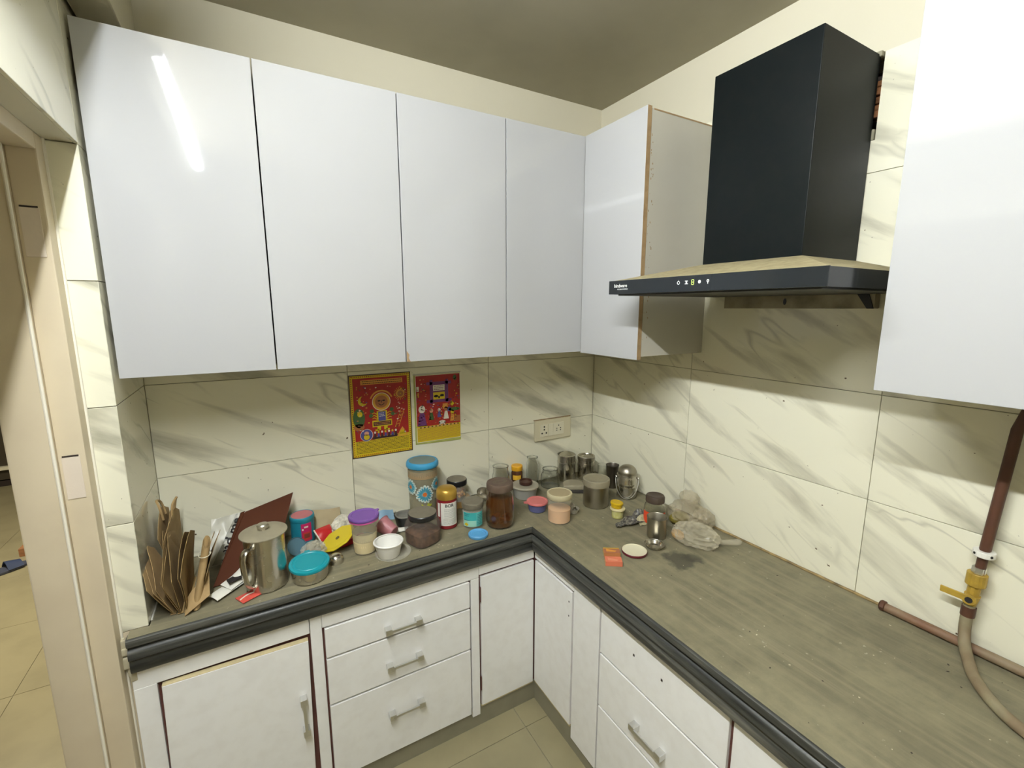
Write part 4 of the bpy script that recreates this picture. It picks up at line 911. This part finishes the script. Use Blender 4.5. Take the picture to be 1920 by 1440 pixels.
# gold-capped red bottle
gx, gy = -.878, -.209
t = thing('supplement_bottle', 'dark red bottle with gold cap and white printed label', 'bottle', (gx, gy, 0))
MB().lathe([(0, .001), (.036, .001), (.0385, .004), (.0385, .112), (.0375, .118), (0, .118)], 44).build('body', mat('dark_red_plastic', (.20, .012, .016), .3), t)
MB().lathe([(0, .116), (.0388, .116), (.0395, .119), (.0395, .138), (.037, .148), (.031, .154), (.018, .157), (0, .1575)], 44).build('cap', mat('gold_plastic', (.50, .31, .055), .32, metal=.55), t)
a0 = cam_angle(gx, gy); lb = MB(); rnd = random.Random(5)
label_patch(lb, .0390, a0, -.024, .046, .016, .106, 0, 20); label_patch(lb, .0390, a0, -.040, -.028, .05, .104, 0, 4)
wrap_text(lb, 'BOR', .017, .0394, a0, .010, .095, 1); wrap_words(lb, .0394, a0, -.010, .036, .046, .084, 9, 2, rnd); wrap_words(lb, .0394, a0, -.014, .038, .020, .044, 6, 2, rnd)
lb.build('label', [mat('label_white', (.76, .74, .66), .5), ink, mat('label_grey', (.30, .28, .25), .6)], t, smooth=0, fixn=False)
# nut jar on a clear box on a brown carton
t = tag(MB().box(-.055, .055, -.038, .038, .0008, .030).build('carton', mat('brown_carton', (.36, .22, .08), .7), bevel=.002, loc=(-.770, -.062, 0), rz=-.15), 'small brown carton under the black-lidded nut jar', 'box')
t = thing('clear_box', 'shallow clear plastic tray between the carton and the nut jar', 'tray', (-.768, -.062, .0306))
MB().lathe(shell([(.046, 0), (.049, .003), (.051, .013), (.0535, .014)], .0014), 40).build('tray', glass_dusty, t)
t = thing('nut_jar', 'clear jar of orange nuts with black lid by the back wall', 'jar', (-.774, -.062, .0336))
MB().lathe(shell([(.036, .0), (.0385, .004), (.039, .05), (.0365, .064)], .0015), 40).build('body', glass_dusty, t)
nut = MB(); rnd = random.Random(8)
for k in range(60):
    a = rnd.uniform(0, 2 * PI); r = .030 * math.sqrt(rnd.random()); z = rnd.uniform(.007, .040)
    nut.lathe([(0, -.005), (.0045, -.003), (.0055, 0), (.004, .004), (0, .0055)], 6, rnd.randrange(2), Matrix.Translation((r * math.cos(a), r * math.sin(a), z)) @ Matrix.Rotation(rnd.uniform(0, 3), 4, 'X') @ Matrix.Rotation(rnd.uniform(0, 3), 4, 'Y'))
o = nut.build('nuts', [mat('orange_nut', (.55, .20, .035), .6), mat('pale_nut', (.66, .34, .09), .6)], t); o['kind'] = 'stuff'
l_ = MB().lathe(lid_prof(.0415, .063, .022, .0008), 44).build('lid', black_m, t)
MB().lathe([(0, .0842), (.0400, .0842), (.0400, .0854), (0, .0854)], 40).build('dust_layer', dust_plastic, l_)
# teal label jar
tx, ty = -.790, -.252
t = thing('small_jar', 'small glass jar with aqua label and dusty grey lid', 'jar', (tx, ty, 0))
MB().lathe(shell([(.037, .001), (.040, .005), (.0405, .065), (.037, .078)], .0016), 40).build('body', glass_dusty, t)
MB().lathe([(0, .004), (.036, .006), (.0375, .06), (0, .062)], 32).build('contents', mat('pale_contents', (.62, .62, .52), .8), t)
MB().lathe(lid_prof(.0415, .077, .022, .0006), 44).build('lid', dust_plastic, t)
a0 = cam_angle(tx, ty); lb = MB(); rnd = random.Random(2)
label_patch(lb, .0410, a0, -.040, .014, .034, .066, 0, 14); label_patch(lb, .0410, a0, -.040, .014, .010, .034, 1, 14); label_patch(lb, .0410, a0, .014, .044, .010, .066, 2, 8)
wrap_words(lb, .0413, a0, -.034, -.012, .050, .062, 2, 3, rnd); wrap_words(lb, .0413, a0, -.036, -.014, .032, .040, 1, 3, rnd); wrap_words(lb, .0413, a0, .018, .040, .016, .060, 7, 3, rnd)
lb.flat(wrap([(-.036, .013), (-.024, .012), (-.016, .018), (-.024, .026), (-.032, .022)], .0413, a0), 4)
lb.build('label', [mat('label_teal', (.05, .38, .36), .4), mat('label_aqua', (.32, .60, .48), .4), mat('label_aqua_dark', (.10, .44, .40), .4), mat('label_navy', (.02, .10, .14), .5), yel], t, smooth=0, fixn=False)
# sky-blue loose lid
t = tag(MB().lathe([(0, .001), (.035, .001), (.0362, .003), (.0362, .010), (.035, .0115), (.031, .0115), (.0295, .0095), (.027, .0095), (.026, .0105), (.021, .0105), (.020, .0095), (0, .0095)], 44).build('jar_lid', mat('light_blue_plastic', (.10, .33, .60), .4), loc=(-.810, -.342, 0)), 'loose sky-blue jar lid at the worktop edge', 'lid')
# amber jar
t = thing('amber_jar', 'large jar of amber pickle oil with brown ridged lid', 'jar', (-.697, -.300, 0))
MB().lathe(shell([(.044, .001), (.050, .004), (.0535, .018), (.0550, .045), (.054, .085), (.0490, .125), (.0475, .140), (.047, .146)], .0018), 48).build('body', glass, t)
MB().lathe([(0, .0045), (.045, .0055), (.0510, .018), (.0526, .045), (.0515, .085), (.0468, .122), (0, .122)], 48).build('oil', amber, t)
pk = MB(); rnd = random.Random(4)
for k in range(26):
    a = rnd.uniform(0, 2 * PI); r = .036 * math.sqrt(rnd.random()); z = rnd.uniform(.016, .040); T_ = Matrix.Translation((r * math.cos(a), r * math.sin(a), z)) @ Matrix.Rotation(rnd.uniform(0, 3), 4, 'X') @ Matrix.Rotation(rnd.uniform(0, 3), 4, 'Z')
    pk.box(-.009, .009, -.007, .007, -.004, .004, 0, T_)
o = pk.build('pickle_pieces', mat('pickle_orange', (.62, .26, .03), .5), t, bevel=.002); o['kind'] = 'stuff'
brl = mat('dusty_brown_lid', (.105, .068, .048), .6, var=(40, .5, (.15, .11, .08)))
l_ = MB().lathe([(0, .144), (.0495, .144), (.0508, .147), (.0508, .166), (.049, .1715), (.046, .173), (.040, .1725), (.039, .1712), (0, .1712)], 48, 0, None, lambda a, z: 1 + (.006 * math.cos(48 * a / 2) if .146 < z < .167 else 0)).build('lid', brl, t)
ob = MB(); vs = []
for k in range(2):
    ob.add([((.030 - k * .008) * math.cos(a_ * PI / 8) , (.030 - k * .008) * math.sin(a_ * PI / 8) * .55, .1713) for a_ in range(16)] + [((.0275 - k * .008) * math.cos(a_ * PI / 8), (.0275 - k * .008) * math.sin(a_ * PI / 8) * .52, .1713) for a_ in range(16)], [(i, (i + 1) % 16, 16 + (i + 1) % 16, 16 + i) for i in range(16)])
for v in range(len(ob.v)): ob.v[v] = (ob.v[v][0], ob.v[v][1], .1719)
ob.build('embossed_oval', dust_plastic, l_, smooth=0)
# small steel bowl behind
t = tag(MB().lathe(shell([(.018, .001), (.022, .003), (.029, .016), (.0325, .028), (.0335, .0285)], .0011), 36, 0, Matrix.Translation((0, 0, .006)) @ Matrix.Rotation(math.radians(24), 4, 'X')).build('steel_bowl', steel, loc=(-.655, -.068, .006)), 'small tilted steel bowl behind the amber jar', 'bowl')

# ------------------------------------------------------------------ corner group
def glass_jar(label, x, y, prof_, m=glass, cat='jar', name='glass_jar'):
    t = thing(name, label, cat, (x, y, 0)); MB().lathe(shell(prof_, .0018), 40).build('glass_body', m, t)
    zt = prof_[-1][1]; rt = prof_[-1][0]
    MB().lathe([(rt - .002, zt - .004), (rt + .0008, zt - .003), (rt + .001, zt + .0005), (rt - .001, zt + .001), (rt - .002, zt - .004)], 40).build('rim', m, t)
    return t
glass_jar('empty clear glass jar behind the amber jar', -.565, -.062, [(.034, .001), (.038, .005), (.039, .08), (.036, .098), (.033, .108), (.033, .135), (.0345, .1375)])
t = thing('small_bottle', 'small brown bottle with orange cap beside a glass bottle', 'bottle', (-.466, -.036, 0))
MB().lathe([(0, .001), (.024, .001), (.026, .004), (.026, .082), (.021, .094), (0, .094)], 32).build('body', mat('brown_bottle_glass', (.07, .025, .012), .2), t)
MB().lathe(lid_prof(.0255, .093, .022, .0006), 32).build('cap', mat('orange_plastic', (.68, .34, .015), .4), t)
lb = MB(); a0 = cam_angle(-.466, -.036); label_patch(lb, .0264, a0, -.02, .02, .052, .074, 0); lb.build('label', mat('orange_label', (.70, .40, .03), .5), t, smooth=0, fixn=False)
glass_jar('tall narrow empty glass bottle by the back wall', -.389, -.046, [(.025, .001), (.028, .004), (.029, .105), (.026, .120), (.0235, .128), (.0235, .142), (.025, .145)], name='glass_bottle', cat='bottle')
t = thing('food_tub', 'frosted plastic food tub with dusty lid holding a brown cap', 'tub', (-.478, -.128, 0))
frost = mat('frosted_plastic', (.66, .64, .56), .35, trans=.55, ior=1.3)
MB().lathe(shell([(.043, .001), (.047, .004), (.056, .050)], .0016), 44).build('tub', frost, t)
MB().lathe([(0, .049), (.058, .049), (.0612, .051), (.0612, .055), (.058, .058), (.052, .058), (.049, .0565), (0, .0565)], 44).build('lid', mat('dusty_frosted_lid', (.42, .38, .28), .6, trans=.2), t)
t = tag(MB().lathe([(0, .001), (.026, .001), (.0285, .003), (.0290, .016), (.0275, .0175), (.0255, .0165), (.0245, .010), (0, .0092)], 36).build('bottle_cap', mat('dark_brown_plastic', (.055, .022, .014), .35), loc=(-.474, -.126, .0572)), 'dark brown cap sitting on the frosted food tub', 'cap')
glass_jar('wide empty glass jar with ridged neck beside the steel canisters', -.312, -.082, [(.040, .001), (.044, .005), (.0455, .03), (.0445, .052), (.040, .062), (.0355, .068), (.0365, .074), (.0355, .080), (.036, .086)])
# steel canisters
def canister(label, x, y, r, h, m=steel, lid=None, seed_=0):
    t = thing('steel_canister', label, 'canister', (x, y, 0))
    MB().lathe(shell([(r - .003, .001), (r - .001, .003), (r, .006), (r, h * .70), (r + .0012, h * .705), (r + .0012, h * .73), (r - .0004, h * .735), (r - .0004, h - .003), (r + .0012, h - .0015), (r + .0008, h)], .0011), 44).build('body', m, t)
    return t
t = canister('open steel canister with a lid tilted in its mouth', -.198, -.052, .0432, .128)
MB().lathe([(.0405, -.010), (.0405, .004), (.038, .0055), (.030, .0045), (0, .0045), (0, .003), (.037, .0035), (.0392, .003), (.0392, -.010), (.0405, -.010)], 40, 0, Matrix.Translation((.002, -.002, .117)) @ Matrix.Rotation(math.radians(10), 4, 'X') @ Matrix.Rotation(math.radians(-12), 4, 'Y')).build('tilted_lid', steel, t)
t = canister('steel canister with pressed ring lid beside the tilted-lid canister', -.103, -.086, .0410, .112)
MB().lathe([(.0425, .098), (.0425, .114), (.041, .116), (.034, .116), (.032, .112), (.018, .112), (.016, .1135), (0, .1135), (0, .111), (.0413, .111), (.0413, .098), (.0425, .098)], 40).build('lid', steel_dull, t)
# ribbed glass tumbler
t = thing('glass_tumbler', 'clear ribbed glass tumbler between canister and dark tumbler', 'glass', (-.060, -.158, 0))
MB().lathe(shell([(.019, .001), (.021, .004), (.0245, .082), (.0245, .084)], .0016), 48, 0, None, lambda a, z: 1 + (.02 * math.cos(16 * a) if z < .06 else 0)).build('glass_body', glass, t)
t = tag(MB().lathe(shell([(.021, .001), (.0225, .004), (.0255, .070), (.030, .108), (.0308, .1095)], .0011), 40).build('steel_tumbler', mat('tarnished_steel', (.22, .20, .17), .35, metal=1.0), loc=(-.072, -.238, 0)), 'dark tarnished steel tumbler left of the milk can', 'tumbler')
# milk can with bail handle
mx_, my_ = -.085, -.347
t = thing('milk_can', 'steel milk can with domed lid and wire bail handle', 'milk can', (mx_, my_, 0))
MB().lathe(shell([(.036, .001), (.040, .003), (.0425, .010), (.0435, .04), (.0435, .050), (.0442, .052), (.0435, .054), (.0435, .064), (.0442, .066), (.0435, .068), (.043, .085), (.040, .096), (.039, .100)], .0011), 48).build('body', steel, t)
ld = MB().lathe([(0, .098), (.0415, .098), (.0430, .100), (.0425, .104), (.040, .106), (.0405, .115), (.0395, .120), (.034, .131), (.024, .140), (.012, .1445), (0, .146)], 48).build('lid', steel_dull, t)
MB().lathe([(.0425, .0985), (.0445, .0995), (.0445, .1015), (.0425, .1025), (.0425, .0985)], 40).build('lid_bead', steel, ld)
a0 = cam_angle(mx_, my_); hb = []
for k in range(25):
    th = PI * k / 24; s = math.cos(th); d_ = math.sin(th)
    rr = .049
    px, py, pz = rr * s, .047 * d_ ** .8, .088 - .082 * d_ ** .9
    # frame: s along viewer-right, d toward viewer
    rx_, ry_ = -math.sin(a0), math.cos(a0); fx_, fy_ = math.cos(a0), math.sin(a0)
    hb.append((rx_ * px + fx_ * py, ry_ * px + fy_ * py, pz))
MB().tube(hb, .0017, 8).build('bail_handle', chrome, t)
ear = MB()
for k in (0, -1): 
    p = Vector(hb[k]); ear.lathe([(0, -.003), (.005, -.003), (.005, .003), (0, .003)], 12, 0, Matrix.Translation((p.x * .94, p.y * .94, p.z)) @ Matrix.Rotation(math.atan2(p.y, p.x), 4, 'Z') @ Matrix.Rotation(PI / 2, 4, 'Y'))
ear.build('handle_lug', steel, t)
# front canister with lid
t = thing('steel_canister', 'dusty steel canister with fitted lid, front of the corner group', 'canister', (-.260, -.346, 0))
MB().lathe([(0, .001), (.050, .001), (.0525, .003), (.0530, .006), (.0530, .092), (0, .092)], 48).build('body', steel_dull, t)
MB().lathe([(.0545, .090), (.0560, .091), (.0565, .110), (.0558, .1165), (.053, .1185), (.047, .1175), (.045, .1158), (.020, .1150), (0, .1148), (0, .090), (.0545, .090)], 48).build('lid', dust_top, t)
# half-round steel lunch box
t = thing('lunch_box', 'rounded steel lunch box lid lying behind the peach powder jar', 'box', (-.252, -.180, 0), math.radians(-32))
hr = [(.048 * math.cos(PI * k / 14), .048 * math.sin(PI * k / 14) * 1.0) for k in range(15)]
hr = hr + [(-.048, -.034), (.048, -.034)]
MB().prism([(x * .96, y * .96) for x, y in hr], .001, .016, 0).build('base', mat('dark_base', (.04, .035, .03), .5), t, bevel=.002)
MB().prism(hr, .016, .036, 0).build('cover', dust_top, t, bevel=.006, seg=3, keep=True)
# pink lidded blue bowl
t = thing('plastic_bowl', 'small blue plastic bowl with pink tabbed lid', 'bowl', (-.506, -.270, 0))
MB().lathe(shell([(.032, .001), (.035, .004), (.0405, .036)], .0015), 40).build('bowl', mat('slate_blue_plastic', (.105, .115, .25), .4), t)
MB().lathe([(0, .034), (.0425, .034), (.0445, .036), (.0445, .041), (.0425, .044), (.036, .044), (.034, .042), (0, .042)], 44).prism([(.040, -.012), (.058, -.004), (.058, .004), (.040, .012)], .037, .041, 0, Matrix.Rotation(math.radians(165), 4, 'Z')).build('lid', mat('salmon_pink_plastic', (.58, .16, .15), .4), t)
# peach powder container
t = thing('plastic_container', 'frosted container half full of peach-coloured powder, dusty cream lid', 'container', (-.481, -.389, 0))
MB().lathe(shell([(.042, .001), (.045, .005), (.046, .06), (.0465, .100)], .0014), 44).build('body', glass_dusty, t)
MB().lathe([(0, .0035), (.0425, .0055), (.0437, .054), (.03, .058), (0, .055)], 36).build('powder', mat('peach_powder', (.74, .42, .20), .9, bump=(60, .4)), t)
cl_ = mat('cream_frosted_lid', (.60, .53, .33), .5, trans=.15)
MB().lathe([(0, .097), (.0475, .097), (.0495, .100), (.0500, .112), (.0485, .1165), (.045, .118), (.042, .1158), (0, .1155)], 44).build('lid', cl_, t)
MB().lathe([(0, .1157), (.0412, .1157), (.0412, .1166), (0, .1166)], 36).build('dust_layer', mat('tan_dust', (.36, .29, .165), .85), t)
# small white bowl with cloth
t = thing('small_bowl', 'tiny white bowl with crumpled tissue beside the powder container', 'bowl', (-.392, -.362, 0))
MB().lathe(shell([(.016, .001), (.019, .003), (.0245, .018), (.0255, .019)], .0016), 30).build('bowl', mat('dull_white_plastic', (.50, .47, .38), .45), t)
bmx = MB(); bmx.sheet(lambda u, v: (-.016 + .032 * u, -.010 + .02 * v, .012 + .03 * math.sin(PI * u) * (.6 + .4 * v) + .006 * noise.noise((u * 5, v * 5, 2))), 10, 6, .003); bmx.build('tissue', mat('grey_tissue', (.42, .39, .31), .9), t)
# yellow lidded tub
t = thing('small_tub', 'small pale yellow tub topped by a tilted yellow cap', 'tub', (-.264, -.483, 0))
pale = mat('pale_yellow_plastic', (.62, .56, .24), .4)
MB().lathe([(0, .001), (.020, .001), (.022, .003), (.0245, .034), (0, .034)], 32).build('tub', mat('printed_yellow_tub', (.50, .47, .15), .45, var=(70, .7, (.66, .62, .36))), t)
MB().lathe([(.0245, .033), (.0285, .034), (.030, .037), (.029, .041), (.022, .042), (0, .041), (0, .033), (.0245, .033)], 36).build('rim', mat('cream_rim', (.66, .58, .32), .4), t)
MB().lathe([(0, 0), (.0205, 0), (.0215, .002), (.0215, .013), (.0248, .0135), (.0255, .016), (.0250, .021), (.023, .0225), (.021, .0205), (0, .0205)], 36, 0, Matrix.Translation((-.004, .003, .0425)) @ Matrix.Rotation(math.radians(6), 4, 'Y')).build('cap', mat('deep_yellow_plastic', (.62, .40, .012), .4), t)
# dark wrapper
t = thing('wrapper', 'crumpled dark checked wrapper lying beside the brown-capped bottle', 'wrapper', (-.243, -.545, 0), math.radians(-14))
dkw = mat('dark_checked_film', (.05, .046, .042), .4, var=(120, .8, (.24, .22, .17), 2), bump=(90, .8)); drw = random.Random(3)
MB().sheet(lambda u, v: (-.085 + .14 * u, -.035 + .075 * v * (.25 + .75 * u), .002 + .002 + .030 * u * abs(math.sin(7 * u + 5 * v)) * (.3 + v * .7) + .006 * noise.noise((u * 14, v * 14, 0))+.006), 26, 16, .0016).build('film', dkw, t, smooth=25)
MB().sheet(lambda u, v: (.010 + .055 * u, -.040 + .030 * v, .004 + .030 * v * math.sin(PI * (u * .8 + .15)) + .004 * noise.noise((u * 9, v * 9, 4))), 14, 8, .0016).build('pale_inside', mat('pale_checked_film', (.42, .38, .22), .5, var=(110, .7, (.25, .22, .12), 2)), t, smooth=25)
# brown capped bottle
bx_, by_ = -.176, -.592
t = thing('glass_bottle', 'clear glass bottle with dark brown cap and red label', 'bottle', (bx_, by_, 0))
MB().lathe(shell([(.036, .001), (.040, .005), (.041, .05), (.039, .072), (.034, .084), (.0325, .088), (.0325, .094)], .0018), 44).build('glass_body', glass, t)
MB().lathe([(0, .090), (.034, .090), (.0355, .092), (.0355, .110), (.033, .1155), (.029, .117), (.0265, .1155), (0, .1155)], 44).build('cap', mat('brown_cap_plastic', (.060, .040, .028), .5), t)
lb = MB(); a0 = cam_angle(bx_, by_); label_patch(lb, .0416, a0, -.050, .050, .050, .058, 0, 24); label_patch(lb, .0416, a0, -.052, -.020, .012, .050, 0, 8); lb.build('label', mat('red_orange_label', (.72, .07, .02), .4), t, smooth=0, fixn=False)
# steel tumbler, small dish, cream lid
t = tag(MB().lathe(shell([(.030, .001), (.0325, .003), (.0330, .01), (.0352, .076), (.0368, .0785)], .0011), 44).build('steel_tumbler', steel_dull, loc=(-.249, -.671, 0)), 'open steel tumbler in front of the brown-capped bottle', 'tumbler')
t = tag(MB().lathe(shell([(.022, .001), (.0245, .003), (.030, .012), (.0338, .0135), (.0345, .0145)], .0011), 44).build('steel_dish', steel, loc=(-.313, -.722, 0)), 'tiny shallow steel dish in front of the tumbler', 'dish')
t = thing('jar_lid', 'upturned cream-lined maroon jar lid beside the matchboxes', 'lid', (-.398, -.712, 0))
MB().lathe([(0, .001), (.040, .001), (.0425, .003), (.0428, .009), (.0418, .010), (.0405, .009), (.0405, .005), (0, .005)], 44).build('rim', mat('maroon_metal', (.12, .012, .02), .35), t)
MB().lathe([(0, .0052), (.0402, .0052), (.0402, .0090), (.0414, .0102), (.0400, .0104), (.0388, .0072), (.036, .0062), (0, .0062)], 44).build('lining', mat('cream_lining', (.68, .63, .45), .45), t)
# matchboxes
def matchbox(label, x, y, rz, top, side, open_):
    t = thing('matchbox', label, 'matchbox', (x, y, .0005), rz, 'matchboxes on the side worktop')
    s = MB(); s.box(-.027, .027, -.0175, .0175, 0, .0008); s.box(-.027, .027, -.0175, .0175, .0142, .0150); s.box(-.027, .027, -.0175, -.0167, 0, .015); s.box(-.027, .027, .0167, .0175, 0, .015)
    s.build('sleeve', side, t, bevel=.0004, seg=1)
    o = .010 if open_ else .0
    tr = MB(); tr.box(-.0265 + o, .0265 + o, -.0162, .0162, .001, .002); 
    for y0, y1 in ((-.0162, -.0154), (.0154, .0162)): tr.box(-.0265 + o, .0265 + o, y0, y1, .001, .0138)
    for x0 in (-.0265 + o, .0257 + o): tr.box(x0, x0 + .0008, -.0162, .0162, .001, .0138)
    tr.build('tray', mat('matchbox_card', (.50, .33, .13), .7), t)
    p = MB(); p.flat([(-.026, -.0165, .0152), (.026, -.0165, .0152), (.026, .0165, .0152), (-.026, .0165, .0152)], 0)
    p.flat([(-.019, -.008, .01535), (.010, -.010, .01535), (.016, -.002, .01535), (-.006, .004, .01535), (-.018, .010, .01535)], 1); p.flat([(-.026, .012, .01535), (.026, .012, .01535), (.026, .0155, .01535), (-.026, .0155, .01535)], 2)
    p.build('printed_top', top, t, smooth=0, fixn=False)
salmon = mat('salmon_card', (.62, .17, .09), .55)
matchbox('closed salmon matchbox, nearest the worktop edge', -.507, -.728, math.radians(-35), [salmon, mat('salmon_light', (.66, .24, .14), .5), salmon], salmon, False)
matchbox('brown-topped matchbox with yellow edge, touching the cream jar lid', -.4745, -.683, math.radians(-33), [mat('matchbox_brown', (.34, .12, .06), .5), ora, yel], mat('matchbox_rust', (.50, .20, .07), .55), False)
# plastic bags on the side worktop
bag_m = mat('milky_plastic_bag', (.58, .50, .34), .2, alpha=.40, var=(14, .7, (.42, .36, .22)), bump=(26, 1.0, .012))
bag_l = mat('clear_plastic_bag', (.68, .62, .46), .16, alpha=.33, var=(18, .6, (.5, .44, .3)), bump=(26, 1.0, .008))
t = thing('plastic_bag', 'tied beige translucent plastic bag slumped against the side wall', 'bag', (0, 0, 0))
def blob(parent, name, c, r, seedv, amp, m, sub=4, freq=2.2, rotz=0, bottom=.001):
    bm = bmesh.new(); bmesh.ops.create_icosphere(bm, subdivisions=sub, radius=1); off = Vector((seedv * 2.1, seedv, seedv * .7)); Rr = Matrix.Rotation(rotz, 3, 'Z')
    for v in bm.verts:
        p = v.co.copy(); n = 1 - 2 * abs(noise.noise(p * freq + off) + .5 * noise.noise(p * freq * 2.4 + off)); s = 1 + amp * n
        q = Rr @ Vector((p.x * r[0] * s, p.y * r[1] * s, p.z * r[2] * s)); q = q + Vector(c); q.x = min(q.x, -.002); q.z = max(q.z, bottom); v.co = q
    me = bpy.data.meshes.new(name); bm.to_mesh(me); bm.free(); me.materials.append(m)
    for p in me.polygons: p.use_smooth = True
    me.set_sharp_from_angle(angle=math.radians(30))
    o = bpy.data.objects.new(name, me); COL.objects.link(o); o.parent = parent; return o
blob(t, 'bag_body', (-.070, -.662, .040), (.054, .070, .046), 3, .22, bag_m)
blob(t, 'knotted_top', (-.050, -.648, .098), (.028, .034, .024), 6, .30, bag_m, 3)
blob(t, 'bag_side', (-.042, -.712, .034), (.034, .036, .038), 8, .25, bag_m, 3)
blob(t, 'bag_contents', (-.090, -.640, .022), (.040, .030, .022), 9, .12, mat('olive_contents', (.20, .16, .025), .5), 3)
t = thing('plastic_bag', 'clear plastic bag with twisted tail lying on the side worktop', 'bag', (0, 0, 0))
blob(t, 'bag_body', (-.168, -.776, .032), (.046, .068, .036), 12, .26, bag_l, 4, 2.8, math.radians(20))
blob(t, 'bag_contents', (-.196, -.722, .018), (.016, .024, .017), 14, .1, mat('tan_contents', (.50, .32, .14), .6), 3)
MB().tube(smoothpath([(-.118, -.815, .018), (-.098, -.832, .013), (-.075, -.846, .0125), (-.055, -.858, .013), (-.040, -.862, .014)], 4), [.0145, .013, .011, .009, .0085, .009, .010, .009, .010, .011, .010, .011, .012, .012, .011, .010, .008][:17], 10).build('twisted_tail', bag_l, t, smooth=25)

# ------------------------------------------------------------------ things in the hall
t = thing('hall_bench', 'dark low bench far down the hall with pale edge', 'bench', (-3.75, 4.2, -H))
MB().box(-.7, .9, -.2, .2, .06, 1.3).build('panel', mat('dark_furniture', (.045, .035, .02), .6), t, bevel=.004)
MB().box(-.72, .92, -.24, -.2, .16, .19).build('pale_ledge', cream_pl, t)
MB().box(-.7, .9, -.2, .2, 0, .05).build('kick_board', dark_gap, t)
t = tag(MB().lathe([(0, 0), (.03, 0), (.028, .5), (0, .5)], 12).build('table_leg', mat('brown_wood', (.11, .06, .03), .6), loc=(-3.12, 2.28, -H)), 'brown wooden table post standing on the hall floor at the left frame edge', 'leg')  # leg of a table, modelled alone without the rest of the table
t = thing('slipper', 'dark blue slipper on the hall floor', 'shoe', (-2.93, 2.05, -H), math.radians(35))
sole = [(.13 * math.cos(a_), (.045 + .008 * math.cos(a_)) * math.sin(a_)) for a_ in [2 * PI * k / 20 for k in range(20)]]
MB().prism(sole, .001, .018).build('sole', mat('slate_sole', (.055, .06, .085), .7), t, bevel=.004)
MB().sheet(lambda u, v: (.02 + .07 * u, -.048 + .096 * v, .018 + .045 * math.sin(PI * v) * (1 - .4 * u)), 6, 10, .005).build('strap', mat('blue_strap', (.03, .045, .10), .6), t)
t = tag(MB().box(-.05, .05, -.035, .035, .0, .055).build('brick', brick_m, bevel=.004, loc=(-2.86, 2.28, -H)), 'reddish brick lying behind the slipper in the hall', 'brick')

# ------------------------------------------------------------------ crumbs and grit scattered on the worktop
cr = MB(); rnd = random.Random(21)
for k in range(140):
    if k % 3: x, y = rnd.uniform(-.57, -.06), rnd.uniform(-1.7, -.45)
    else: x, y = rnd.uniform(-1.25, -.60), rnd.uniform(-.375, -.33)
    r_ = rnd.uniform(.0006, .0022); cr.lathe([(0, .0003), (r_, .0004), (r_ * .7, r_ * .5), (0, r_ * .6)], 5, rnd.randrange(2), Matrix.Translation((x, y, 0)) @ Matrix.Rotation(rnd.uniform(0, 3), 4, 'Z') @ Matrix.Diagonal((1, rnd.uniform(.5, 2), 1, 1)))
o = tag(cr.build('crumbs', [mat('pale_crumb', (.52, .46, .33), .9), mat('dark_grit', (.05, .04, .03), .9)]), 'tiny crumbs and dark grit scattered over the worktop', 'crumbs'); o['kind'] = 'stuff'
